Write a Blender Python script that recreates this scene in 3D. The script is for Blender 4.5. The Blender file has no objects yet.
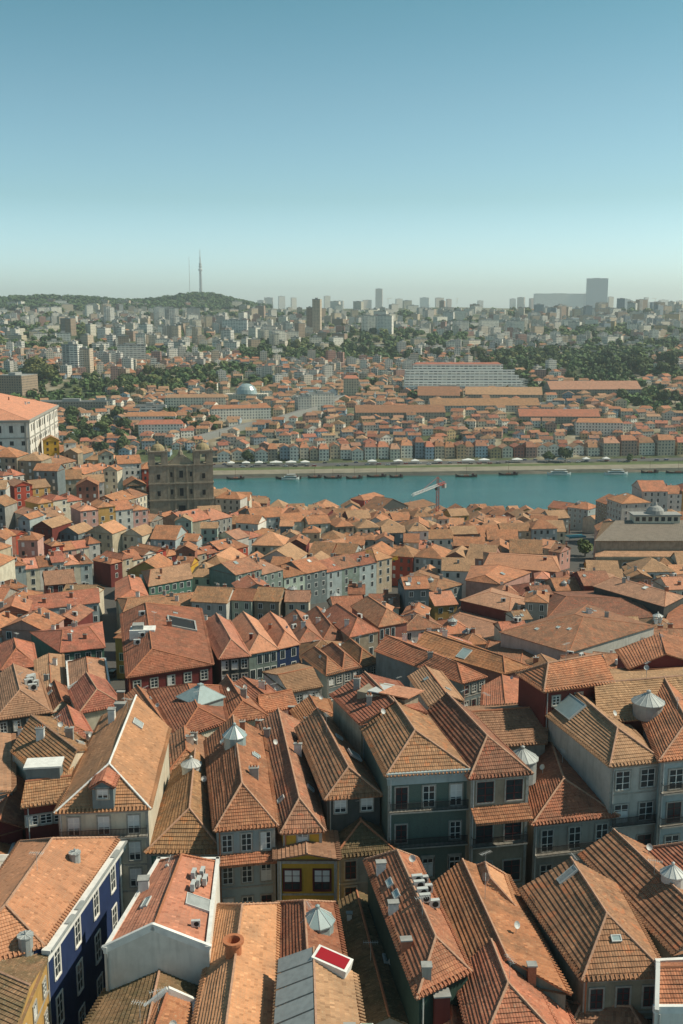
import bpy, math, random
from mathutils import Vector, Matrix, noise
random.seed(7)
R = math.radians
sc = bpy.context.scene
C = sc.collection
# ---------------------------------------------------------------- camera
CZ = 140.0; PITCH = 10.8; F = 1020.0
cam = bpy.data.cameras.new('camera'); camo = bpy.data.objects.new('camera', cam); C.objects.link(camo)
cam.sensor_fit = 'VERTICAL'; cam.sensor_height = 36.0; cam.lens = 36.0*F/1024.0
cam.clip_start = 1.0; cam.clip_end = 60000.0
camo.location = (0, 0, CZ); camo.rotation_euler = (R(90-PITCH), 0, 0)
sc.camera = camo
# ---------------------------------------------------------------- sky and sun
SUN_EL = 47.0; SUN_AZ = 85.0      # azimuth clockwise from +Y
w = bpy.data.worlds.new('World'); sc.world = w; w.use_nodes = True
nt = w.node_tree; nt.nodes.clear()
sky = nt.nodes.new('ShaderNodeTexSky'); sky.sky_type = 'NISHITA'; sky.sun_disc = False
sky.sun_elevation = R(SUN_EL); sky.sun_rotation = R(SUN_AZ)
sky.altitude = 100; sky.air_density = 1.0; sky.dust_density = 1.2; sky.ozone_density = 1.0
tint = nt.nodes.new('ShaderNodeMix'); tint.data_type = 'RGBA'; tint.blend_type = 'MULTIPLY'
tint.inputs[0].default_value = 1.0
tc = nt.nodes.new('ShaderNodeTexCoord'); sx = nt.nodes.new('ShaderNodeSeparateXYZ'); nt.links.new(tc.outputs['Generated'], sx.inputs[0])
cr_ = nt.nodes.new('ShaderNodeValToRGB'); nt.links.new(sx.outputs[2], cr_.inputs[0]); el = cr_.color_ramp.elements
el[0].position = 0.0; el[0].color = (.68, .80, .90, 1); el[1].position = 1.0; el[1].color = (.15, .25, .22, 1)
for p_, c_ in ((.05, (.57, .715, .79)), (.108, (.395, .525, .51)), (.194, (.325, .46, .425)), (.275, (.225, .40, .355))):
    x_ = el.new(p_); x_.color = (*c_, 1)
sc_ = nt.nodes.new('ShaderNodeVectorMath'); sc_.operation = 'SCALE'; sc_.inputs['Scale'].default_value = 2.45
nt.links.new(cr_.outputs[0], sc_.inputs[0]); nt.links.new(sc_.outputs[0], tint.inputs[7])
bg = nt.nodes.new('ShaderNodeBackground'); bg.inputs[1].default_value = 0.11
wo = nt.nodes.new('ShaderNodeOutputWorld')
nt.links.new(sky.outputs[0], tint.inputs[6]); nt.links.new(tint.outputs[2], bg.inputs[0]); nt.links.new(bg.outputs[0], wo.inputs[0])
sl = bpy.data.lights.new('sun', 'SUN'); sl.energy = 4.9; sl.angle = R(0.53); sl.color = (1.0, 0.90, 0.72)
so = bpy.data.objects.new('sun', sl); C.objects.link(so)
so.rotation_euler = (R(90-SUN_EL), 0, R(-SUN_AZ)+math.pi)
so.rotation_euler = Vector((-math.sin(R(SUN_AZ))*math.cos(R(SUN_EL)), -math.cos(R(SUN_AZ))*math.cos(R(SUN_EL)), -math.sin(R(SUN_EL)))).to_track_quat('-Z', 'Y').to_euler()
so.location = (200, 0, 400)
vs = sc.view_settings; vs.view_transform = 'Standard'; vs.look = 'None'; vs.gamma = 1.0; vs.exposure = 0.04; vs.use_curve_mapping = False
try:
    sc.cycles.volume_bounces = 0; sc.cycles.max_bounces = 5; sc.cycles.diffuse_bounces = 3
except Exception: pass

# ---------------------------------------------------------------- geometry helpers
_cp, _sp = math.cos(R(PITCH)), math.sin(R(PITCH))
def ray(px, py):
    return Vector(((px-341.5)/F, _cp + (512-py)/F*_sp, -_sp + (512-py)/F*_cp))
def atz(px, py, z):
    d = ray(px, py); t = (z-CZ)/d.z; return Vector((d.x*t, d.y*t, z))
def aty(px, py, Y):
    d = ray(px, py); t = Y/d.y; return Vector((d.x*t, Y, CZ+d.z*t))
def topx(p):
    v = Vector(p)-Vector((0, 0, CZ)); dep = v.y*_cp - v.z*_sp; up = v.y*_sp + v.z*_cp
    return (341.5+F*v.x/dep, 512-F*up/dep)
def interp(pts, v):
    if v <= pts[0][0]: return pts[0][1]
    for (a, b), (c, d) in zip(pts, pts[1:]):
        if v <= c:
            t = (v-a)/(c-a); return b+(d-b)*t
    return pts[-1][1]
NEAR = [(0,78),(60,74),(100,71.5),(150,66),(200,59),(300,46),(400,37),(500,27),(600,15),(680,6),(712,3.4),(724,-4),(760,-7)]
FARP = [(-40,-7),(-6,-5),(0,3),(25,3.8),(60,5.5),(78,7.5),(150,20),(280,34),(400,46),(600,62),(900,78),(1300,100),(2000,127),(2800,160),(3300,172),(4500,168),(7000,150),(12000,130)]
def YF(x): return 904+0.1*max(-900, min(900, x))
def g(x, y):
    s = y-YF(x)
    if s < -60:
        h = interp(NEAR, y)
        if y < 722:
            h += 42*math.exp(-((x+170)/(110 if x < -170 else 70))**2/2-((y-540)/105)**2/2)*min(1, (722-y)/60)
        return h
    h = interp(FARP, s)
    if s > 30:
        k = min(1, (s-30)/300)
        h += k*10*noise.noise(Vector((x/420, y/420, 0.3))) + min(1, s/2500)*12*noise.noise(Vector((x/900, y/900, 4.3)))
        h += 50*math.exp(-((x+1180)/430)**2-((y-4300)/600)**2)+54*math.exp(-((x+560)/190)**2-((y-4300)/500)**2)
    return h
def atg(px, py, h=0.0, t0=40):
    d = ray(px, py); t = t0; step = 3.0; prev = t
    while t < 9000:
        if CZ+d.z*t <= g(d.x*t, d.y*t)+h: break
        prev = t; t += step; step = max(3.0, t*0.012)
    lo, hi = prev, t
    for _ in range(25):
        m = (lo+hi)/2
        if CZ+d.z*m <= g(d.x*m, d.y*m)+h: hi = m
        else: lo = m
    return Vector((d.x*hi, d.y*hi, CZ+d.z*hi))

class MB:
    def __init__(s): s.v = []; s.f = []; s.m = []; s.uv = []
    def face(s, pts, mi=0, uv=None):
        b = len(s.v); s.v.extend([tuple(p) for p in pts]); s.f.append(tuple(range(b, b+len(pts)))); s.m.append(mi)
        s.uv.extend(uv if uv else [(0, 0)]*len(pts))
    def wallface(s, a, b, z0, z1a, z1b=None, mi=0):
        a = Vector(a); b = Vector(b); L = (b.xy-a.xy).length
        z1b = z1a if z1b is None else z1b
        s.face([(a.x, a.y, z0), (b.x, b.y, z0), (b.x, b.y, z1b), (a.x, a.y, z1a)], mi, [(0, z0), (L, z0), (L, z1b), (0, z1a)])
    def box(s, M, x0, x1, y0, y1, z0, z1, mi=0):
        c = [M @ Vector(p) for p in ((x0,y0,z0),(x1,y0,z0),(x1,y1,z0),(x0,y1,z0),(x0,y0,z1),(x1,y0,z1),(x1,y1,z1),(x0,y1,z1))]
        X, Y, Z = x1-x0, y1-y0, z1-z0
        for q, (a, b) in (((0,1,5,4),(X,Z)), ((1,2,6,5),(Y,Z)), ((2,3,7,6),(X,Z)), ((3,0,4,7),(Y,Z)), ((4,5,6,7),(X,Y)), ((3,2,1,0),(X,Y))):
            s.face([c[i] for i in q], mi, [(0,0),(a,0),(a,b),(0,b)])
    def tube(s, p, q, r0, r1=None, n=6, mi=0, cap=True):
        p = Vector(p); q = Vector(q); r1 = r0 if r1 is None else r1
        d = (q-p); L = d.length
        if L < 1e-5: return
        d.normalize(); u = d.orthogonal().normalized(); w_ = d.cross(u)
        A = [p+(u*math.cos(2*math.pi*i/n)+w_*math.sin(2*math.pi*i/n))*r0 for i in range(n)]
        B_ = [q+(u*math.cos(2*math.pi*i/n)+w_*math.sin(2*math.pi*i/n))*r1 for i in range(n)]
        for i in range(n):
            j = (i+1) % n
            s.face([A[i], A[j], B_[j], B_[i]], mi, [(i*.2, 0), (i*.2+.2, 0), (i*.2+.2, L), (i*.2, L)])
        if cap:
            s.face(B_, mi); s.face(A[::-1], mi)
    def lathe(s, c, prof, n=12, mi=0):
        c = Vector(c)
        for (r0, z0), (r1, z1) in zip(prof, prof[1:]):
            for i in range(n):
                a = 2*math.pi*i/n; b = 2*math.pi*(i+1)/n
                P = [c+Vector((r0*math.cos(a), r0*math.sin(a), z0)), c+Vector((r0*math.cos(b), r0*math.sin(b), z0)),
                     c+Vector((r1*math.cos(b), r1*math.sin(b), z1)), c+Vector((r1*math.cos(a), r1*math.sin(a), z1))]
                if r1 < 1e-4: P = P[:3]
                elif r0 < 1e-4: P = [P[0], P[2], P[3]]
                s.face(P, mi, [(i, z0), (i+1, z0), (i+1, z1), (i, z1)][:len(P)])
    def mesh(s, name, mats, smooth=False):
        me = bpy.data.meshes.new(name); me.from_pydata(s.v, [], s.f)
        for m in (mats if isinstance(mats, (list, tuple)) else [mats]): me.materials.append(m)
        me.polygons.foreach_set('material_index', s.m)
        ul = me.uv_layers.new(name='UVMap'); flat = [c for t in s.uv for c in t]
        ul.data.foreach_set('uv', flat)
        if smooth: me.polygons.foreach_set('use_smooth', [True]*len(s.f))
        me.update(); return me
    def build(s, name, mats, parent=None, base=None, smooth=False):
        """vertices are in world space; object origin goes to the root thing's base"""
        if not s.f: return None
        if base is None:
            base = Vector((0, 0, 0)); q = parent
            while q is not None: base = base+q.location; q = q.parent
        s.v = [(x-base.x, y-base.y, z-base.z) for x, y, z in s.v]
        o = bpy.data.objects.new(name, s.mesh(name, mats, smooth)); C.objects.link(o)
        if parent is not None: o.parent = parent
        else: o.location = base
        return o
def put(name, me, parent, loc, rz=0.0):
    o = bpy.data.objects.new(name, me); C.objects.link(o)
    if parent is not None:
        o.parent = parent
        q = parent; b = Vector((0, 0, 0))
        while q is not None: b = b+q.location; q = q.parent
        o.location = Vector(loc)-b
    else: o.location = loc
    o.rotation_euler = (0, 0, rz); return o
def tag(o, label=None, cat=None, group=None, kind=None):
    if label: o['label'] = label
    if cat: o['category'] = cat
    if group: o['group'] = group
    if kind: o['kind'] = kind
    return o
def empty(name, loc, label=None, cat=None, group=None):
    o = bpy.data.objects.new(name, None); C.objects.link(o); o.location = loc; o.empty_display_size = 0.3
    return tag(o, label, cat, group)
I4 = Matrix.Identity(4)
def TM(loc, rz=0): return Matrix.Translation(Vector(loc)) @ Matrix.Rotation(rz, 4, 'Z')

# ---------------------------------------------------------------- materials
def newmat(name):
    m = bpy.data.materials.new(name); m.use_nodes = True; t = m.node_tree; t.nodes.clear()
    o = t.nodes.new('ShaderNodeOutputMaterial'); b = t.nodes.new('ShaderNodeBsdfPrincipled'); t.links.new(b.outputs[0], o.inputs[0])
    b.inputs['Roughness'].default_value = 0.85; b.inputs['Specular IOR Level'].default_value = 0.25
    return m, t, b
def N(t, typ, **k):
    n = t.nodes.new(typ)
    for a, b in k.items(): setattr(n, a, b)
    return n
def L(t, a, b): t.links.new(a, b)
def math_(t, op, a, b=None):
    n = N(t, 'ShaderNodeMath', operation=op)
    for i, x in enumerate((a, b)):
        if x is None: continue
        if isinstance(x, (int, float)): n.inputs[i].default_value = x
        else: L(t, x, n.inputs[i])
    return n.outputs[0]
def mixc(t, fac, a, b, mode='MIX'):
    n = N(t, 'ShaderNodeMix', data_type='RGBA', blend_type=mode)
    if isinstance(fac, (int, float)): n.inputs[0].default_value = fac
    else: L(t, fac, n.inputs[0])
    for i, x in ((6, a), (7, b)):
        if isinstance(x, tuple): n.inputs[i].default_value = (*x[:3], 1)
        else: L(t, x, n.inputs[i])
    return n.outputs[2]
def ramp(t, x, lo, hi):
    n = N(t, 'ShaderNodeMapRange'); n.clamp = True
    n.inputs[1].default_value = lo; n.inputs[2].default_value = hi; L(t, x, n.inputs[0]); return n.outputs[0]
def noi(t, scale, det=3, rough=.6, vec=None):
    n = N(t, 'ShaderNodeTexNoise'); n.inputs['Scale'].default_value = scale; n.inputs['Detail'].default_value = det; n.inputs['Roughness'].default_value = rough
    if vec is None:
        gm = N(t, 'ShaderNodeNewGeometry'); vec = gm.outputs['Position']
    L(t, vec, n.inputs['Vector']); return n.outputs['Fac']
def vary(t, col, amt=.12, hue=.012):
    oi = N(t, 'ShaderNodeObjectInfo'); hs = N(t, 'ShaderNodeHueSaturation')
    L(t, math_(t, 'ADD', math_(t, 'MULTIPLY', oi.outputs['Random'], 2*amt), 1-amt), hs.inputs['Value'])
    L(t, math_(t, 'ADD', math_(t, 'MULTIPLY', math_(t, 'FRACT', math_(t, 'MULTIPLY', oi.outputs['Random'], 17.3)), 2*hue), .5-hue), hs.inputs['Hue'])
    L(t, col, hs.inputs['Color']); return hs.outputs[0]
def tile_mat(name, ca, cb, stain, samt=.5, course=.42, bump=.05, tilev=.5, patches=None):
    m, t, b = newmat(name)
    uv = N(t, 'ShaderNodeUVMap'); sp = N(t, 'ShaderNodeSeparateXYZ'); L(t, uv.outputs[0], sp.inputs[0])
    cu = math_(t, 'MULTIPLY', sp.outputs[0], 1/.24); cv = math_(t, 'MULTIPLY', sp.outputs[1], 1/course)
    fl = N(t, 'ShaderNodeCombineXYZ'); L(t, math_(t, 'FLOOR', cu), fl.inputs[0]); L(t, math_(t, 'FLOOR', cv), fl.inputs[1])
    wn = N(t, 'ShaderNodeTexWhiteNoise', noise_dimensions='2D'); L(t, fl.outputs[0], wn.inputs['Vector'])
    n1 = noi(t, .35, 4, .65); n2 = noi(t, 2.2, 3, .6)
    col = mixc(t, math_(t, 'ADD', math_(t, 'MULTIPLY', wn.outputs['Value'], tilev), math_(t, 'MULTIPLY', n2, 1-tilev)), ca, cb)
    col = mixc(t, math_(t, 'MULTIPLY', ramp(t, n1, .42, .68), samt), col, stain)
    # streaks of dirt running down the slope
    mp = N(t, 'ShaderNodeMapping'); mp.inputs['Scale'].default_value = (2.5, .25, 1); L(t, uv.outputs[0], mp.inputs[0])
    n3 = noi(t, 1.0, 2, .6, mp.outputs[0])
    col = mixc(t, math_(t, 'MULTIPLY', ramp(t, n3, .5, .75), samt*.6), col, tuple(c*.55 for c in stain))
    # lichen specks and single pale or dark tiles
    n5 = noi(t, 5.5, 2, .7)
    col = mixc(t, math_(t, 'MULTIPLY', ramp(t, n5, .60, .70), samt*.7), col, (.40, .36, .27))
    wn2 = N(t, 'ShaderNodeTexWhiteNoise', noise_dimensions='3D'); L(t, fl.outputs[0], wn2.inputs['Vector'])
    col = mixc(t, math_(t, 'MULTIPLY', math_(t, 'GREATER_THAN', wn2.outputs['Value'], .95), .35), col, tuple(min(1, c*1.55) for c in ca))
    col = mixc(t, math_(t, 'MULTIPLY', math_(t, 'LESS_THAN', wn2.outputs['Value'], .08), .45), col, tuple(c*.5 for c in cb))
    # odd replaced tiles
    if patches:
        n4 = noi(t, .9, 0, .5)
        k = math_(t, 'MULTIPLY', math_(t, 'MULTIPLY', ramp(t, n4, .60, .70), math_(t, 'GREATER_THAN', wn.outputs['Value'], .45)), .45)
        col = mixc(t, k, col, patches)
    col = vary(t, mixc(t, 1.0, col, (.95, .90, .83), 'MULTIPLY'), .2, .012)
    L(t, col, b.inputs['Base Color'])
    wave = math_(t, 'ABSOLUTE', math_(t, 'SINE', math_(t, 'MULTIPLY', cu, math.pi)))
    saw = math_(t, 'SUBTRACT', 1.0, math_(t, 'FRACT', cv))
    h = math_(t, 'ADD', math_(t, 'MULTIPLY', wave, .7), math_(t, 'ADD', math_(t, 'MULTIPLY', saw, .55), math_(t, 'MULTIPLY', n2, .5)))
    bp = N(t, 'ShaderNodeBump'); bp.inputs['Strength'].default_value = 0.75; bp.inputs['Distance'].default_value = bump; L(t, h, bp.inputs['Height'])
    L(t, bp.outputs[0], b.inputs['Normal']); b.inputs['Roughness'].default_value = .9
    return m
T = {}
T['orange'] = tile_mat('orange_tiles', (.54,.225,.13), (.38,.155,.095), (.22,.125,.085), .75, .40, .06, patches=(.58,.30,.19))
T['salmon'] = tile_mat('salmon_tiles', (.64,.32,.205), (.50,.225,.135), (.33,.19,.135), .6, .36, .04, .45)
T['rust']   = tile_mat('rust_tiles', (.45,.195,.12), (.30,.115,.07), (.19,.10,.068), .75, .42, .06, patches=(.50,.25,.15))
T['brown']  = tile_mat('weathered_brown_tiles', (.42,.225,.135), (.26,.13,.08), (.15,.10,.07), .7, .48, .06, .6, patches=(.5,.17,.08))
T['tan']    = tile_mat('faded_tan_tiles', (.50,.30,.195), (.34,.19,.12), (.22,.145,.10), .6, .45, .05)
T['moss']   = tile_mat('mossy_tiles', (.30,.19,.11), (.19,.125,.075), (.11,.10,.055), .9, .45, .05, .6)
RNAME = {'orange':'orange','salmon':'salmon','rust':'rust red','brown':'brown','tan':'faded tan','moss':'mossy'}
def plaster(name, col, dirt=.45, rough=.85, tiles=False):
    m, t, b = newmat(name)
    n1 = noi(t, .5, 4, .65)
    gm = N(t, 'ShaderNodeNewGeometry'); mp = N(t, 'ShaderNodeMapping'); mp.inputs['Scale'].default_value = (1.6, 1.6, .18); L(t, gm.outputs['Position'], mp.inputs[0])
    n2 = noi(t, 1.0, 3, .6, mp.outputs[0])
    dk = tuple(c*.55 for c in (col[0], col[1]*.97, col[2]*.92))
    c = mixc(t, math_(t, 'MULTIPLY', ramp(t, n1, .4, .72), dirt), (*col, 1), dk)
    c = mixc(t, math_(t, 'MULTIPLY', ramp(t, n2, .5, .8), dirt*.9), c, tuple(x*.45 for x in col))
    if tiles:
        vo = noi(t, 14, 1, .5); c = mixc(t, math_(t, 'MULTIPLY', ramp(t, vo, .4, .6), .35), c, tuple(min(1, x*1.5) for x in col))
    L(t, vary(t, c, .06, .006), b.inputs['Base Color']); b.inputs['Roughness'].default_value = rough
    bp = N(t, 'ShaderNodeBump'); bp.inputs['Strength'].default_value = .3; bp.inputs['Distance'].default_value = .03; L(t, n1, bp.inputs['Height']); L(t, bp.outputs[0], b.inputs['Normal'])
    return m
W = {k: plaster(k.replace(' ', '_')+'_wall', c, min(.85, d*1.35)) for k, c, d in (
    ('white', (.72,.68,.61), .35), ('cream', (.62,.56,.44), .45), ('grey', (.33,.315,.28), .5), ('pale grey', (.50,.485,.44), .4),
    ('ochre', (.50,.30,.10), .4), ('yellow', (.55,.32,.045), .3), ('pink', (.52,.30,.25), .4), ('maroon', (.16,.035,.03), .35),
    ('red', (.42,.07,.045), .3), ('brick red', (.33,.14,.10), .5), ('blue', (.018,.038,.105), .35), ('pale blue', (.36,.42,.42), .4),
    ('slate blue', (.17,.205,.21), .45), ('stone', (.33,.28,.21), .6), ('dark', (.07,.075,.07), .5), ('green', (.09,.19,.15), .4),
    ('pale green', (.38,.45,.38), .4), ('beige', (.48,.40,.29), .5), ('grey green', (.20,.25,.22), .5), ('dark green', (.035,.07,.055), .4))}
W['azulejo'] = plaster('teal_azulejo_wall', (.105,.145,.125), .35, .4, True)
def simple(name, col, rough=.7, metal=0, spec=.3, nz=0.0, sc_=3):
    m, t, b = newmat(name); b.inputs['Base Color'].default_value = (*col, 1); b.inputs['Roughness'].default_value = rough
    b.inputs['Metallic'].default_value = metal; b.inputs['Specular IOR Level'].default_value = spec
    if nz:
        c = mixc(t, math_(t, 'MULTIPLY', ramp(t, noi(t, sc_, 3), .4, .7), nz), (*col, 1), tuple(x*.5 for x in col)); L(t, c, b.inputs['Base Color'])
    return m
M = dict(
    glass=simple('window_glass', (.03,.04,.045), .12, 0, .6), wood=simple('white_painted_wood', (.72,.72,.68), .5, nz=.3),
    darkwood=simple('oxblood_painted_wood', (.10,.02,.02), .5), granite=simple('granite_trim', (.36,.34,.30), .85, nz=.5),
    blind=simple('white_blind', (.62,.62,.60), .7, nz=.2), iron=simple('black_iron', (.025,.025,.028), .5), zinc=simple('zinc_sheet', (.36,.38,.37), .6, .2, nz=.4, sc_=1.5),
    metal=simple('pale_metal', (.52,.53,.51), .6, .1, nz=.3), mortar=simple('ridge_mortar', (.46,.27,.18), .9, nz=.6, sc_=2.2), ridge=simple('ridge_tile', (.42,.17,.09), .85, nz=.5, sc_=5),
    whitep=simple('white_coping', (.74,.73,.69), .8, nz=.4, sc_=1.2), redp=simple('red_panel', (.30,.01,.015), .4), greenp=simple('green_panel', (.03,.16,.10), .5),
    skyglass=simple('skylight_glass', (.30,.38,.38), .25, 0, .6, nz=.3, sc_=1), brick=simple('chimney_brick', (.34,.15,.09), .9, nz=.5, sc_=6), dark=simple('dark_opening', (.015,.016,.017), .7),
    terracotta=simple('terracotta_pot', (.45,.17,.08), .8, nz=.4), greyc=simple('weathered_concrete', (.33,.33,.31), .9, nz=.5, sc_=1.5), yellowm=simple('yellow_crane_paint', (.55,.36,.03), .5),
    redm=simple('red_crane_paint', (.50,.06,.03), .5), craneg=simple('pale_crane_paint', (.60,.58,.55), .5), tealp=simple('teal_shutter', (.05,.20,.19), .5), gold=simple('ochre_dome_stone', (.30,.235,.13), .8, nz=.4),
    bark=simple('bark', (.07,.055,.04), .9), dtile=T['orange'])
# ---------------------------------------------------------------- ground, water, haze
def sheet():
    ys = []; y = -60.0
    while y < 12000:
        ys.append(y); y += 9 if y < 1500 else max(9, y*.02)
    vs_ = []; fs = []; nx = 150
    for y in ys:
        hw = max(520, 1.05*y+250)
        for i in range(nx+1):
            x = (i/nx*2-1)*hw; vs_.append((x, y, g(x, y)))
    for j in range(len(ys)-1):
        for i in range(nx):
            a = j*(nx+1)+i; fs.append((a, a+1, a+nx+2, a+nx+1))
    me = bpy.data.meshes.new('ground'); me.from_pydata(vs_, [], fs)
    m, t, b = newmat('ground_mixed')
    gm = N(t, 'ShaderNodeNewGeometry'); sp = N(t, 'ShaderNodeSeparateXYZ'); L(t, gm.outputs['Position'], sp.inputs[0])
    n1 = noi(t, .012, 5, .6); n2 = noi(t, .08, 4, .6); n3 = noi(t, 1.5, 3)
    city = mixc(t, n3, (.06,.058,.055), (.11,.105,.095))
    green = mixc(t, ramp(t, n2, .35, .65), (.035,.055,.022), (.10,.115,.05))
    dry = mixc(t, ramp(t, n2, .4, .6), (.22,.18,.12), (.30,.27,.20))
    land = mixc(t, ramp(t, n1, .47, .58), green, dry)
    L(t, mixc(t, ramp(t, sp.outputs[1], 900, 960), city, land), b.inputs['Base Color'])
    me.materials.append(m); o = bpy.data.objects.new('ground', me); C.objects.link(o); tag(o, kind='structure')
sheet()
wm, wt, wb = newmat('river_water')
mps = N(wt, 'ShaderNodeMapping'); mps.inputs['Scale'].default_value = (.006, .035, 1); L(wt, N(wt, 'ShaderNodeNewGeometry').outputs['Position'], mps.inputs[0])
wc = mixc(wt, ramp(wt, noi(wt, 1.0, 5, .65, mps.outputs[0]), .38, .62), (.018,.105,.105), (.03,.135,.13)); L(wt, wc, wb.inputs['Base Color'])
wb.inputs['Roughness'].default_value = .22; wb.inputs['Specular IOR Level'].default_value = .35
gmw = N(wt, 'ShaderNodeNewGeometry'); mpw = N(wt, 'ShaderNodeMapping'); mpw.inputs['Scale'].default_value = (.25, .8, 1); L(wt, gmw.outputs['Position'], mpw.inputs[0])
bw = N(wt, 'ShaderNodeBump'); bw.inputs['Strength'].default_value = .7; bw.inputs['Distance'].default_value = .25; L(wt, noi(wt, 1.0, 4, .65, mpw.outputs[0]), bw.inputs['Height']); L(wt, bw.outputs[0], wb.inputs['Normal'])
mb = MB(); mb.face([(-1100, 700, 0), (1100, 700, 0), (1100, 1030, 0), (-1100, 1030, 0)]); rv = mb.build('river', wm); tag(rv, kind='structure')
hm = bpy.data.materials.new('haze_air'); hm.use_nodes = True; ht = hm.node_tree; ht.nodes.clear()
ho = N(ht, 'ShaderNodeOutputMaterial'); hv = N(ht, 'ShaderNodeVolumePrincipled')
hv.inputs['Color'].default_value = (.84, .94, .97, 1); hv.inputs['Density'].default_value = HAZE = 0.00008; hv.inputs['Anisotropy'].default_value = 0.2
L(ht, hv.outputs[0], ho.inputs['Volume'])
mb = MB(); mb.box(I4, -16000, 16000, -300, 12600, -12, 480); hz = mb.build('haze', hm); tag(hz, kind='stuff')

# ---------------------------------------------------------------- windows (shared meshes)
def window_mesh(w, h, style):
    """x along wall, -y outwards, origin at centre, on the wall surface"""
    a = MB(); p = MB()
    sash, sur = {'white': ('wood', 'granite'), 'whitesur': ('wood', 'whitep'), 'dark': ('darkwood', 'granite'), 'blind': ('wood', 'granite'), 'teal': ('tealp', 'granite'), 'small': ('wood', 'greyc'), 'curtain': ('wood', 'granite'), 'ajar': ('wood', 'granite'), 'halfdark': ('darkwood', 'granite'), 'ochre':('darkwood','darkwood'), 'ochreblind':('darkwood','darkwood')}[style]
    s = .16
    a.box(I4, -w/2-s, -w/2, -.10, .02, -h/2-s, h/2+s, 1); a.box(I4, w/2, w/2+s, -.10, .02, -h/2-s, h/2+s, 1)
    a.box(I4, -w/2, w/2, -.10, .02, h/2, h/2+s, 1); a.box(I4, -w/2, w/2, -.16, .02, -h/2-s, -h/2, 1)
    t_ = .065
    a.box(I4, -w/2, -w/2+t_, -.06, .02, -h/2, h/2, 0); a.box(I4, w/2-t_, w/2, -.06, .02, -h/2, h/2, 0); a.box(I4, -t_*.7, t_*.7, -.065, .02, -h/2, h/2, 0)
    for k in (-.5, -.16, .2, .5):
        z = k*h; z = max(-h/2+t_/2, min(h/2-t_/2, z)); a.box(I4, -w/2+t_, w/2-t_, -.055, .02, z-t_/2, z+t_/2, 0)
    if style in ('blind', 'ochreblind'): a.box(I4, -w/2+t_, w/2-t_, -.05, .02, -h*.1, h/2-t_, 2)
    if style in ('curtain', 'ajar'): a.box(I4, -w/2+t_, (w*.1 if style == 'ajar' else w/2-t_), -.045, .02, -h/2+t_, h*(.5 if style == 'ajar' else .16)-t_, 2)
    if style == 'teal': a.box(I4, -w/2+t_, w/2-t_, -.05, .02, -h/2+t_, h/2-t_, 0)
    p.box(I4, -w/2+.02, w/2-.02, -.03, .01, -h/2+.02, h/2-.02)
    return a.mesh('window', [M[sash], M[sur], M['blind']]), p.mesh('pane', M['glass'])
_wc = {}
def window(parent, style, w, h, loc, rz):
    k = (style, round(w, 1), round(h, 1))
    if k not in _wc: _wc[k] = window_mesh(k[1], k[2], style)
    f = put('window', _wc[k][0], parent, loc, rz)
    if style != 'teal':
        c = bpy.data.objects.new('pane', _wc[k][1]); C.objects.link(c); c.parent = f
    return f
def flat_window_mesh(w, h, fr):
    a = MB(); s = .14
    a.box(I4, -w/2-s, w/2+s, -.06, .02, -h/2-s, h/2+s, 0); a.box(I4, -w/2, -.04, -.09, .0, -h/2, h/2, 1); a.box(I4, .04, w/2, -.09, .0, -h/2, h/2, 1)
    return a.mesh('window', [M[fr], M['glass']])
_fw = {}
def fwin(parent, fr, w, h, loc, rz):
    k = (fr, round(w, 1), round(h, 1))
    if k not in _fw: _fw[k] = flat_window_mesh(k[1], k[2], fr)
    return put('window', _fw[k], parent, loc, rz)
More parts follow.
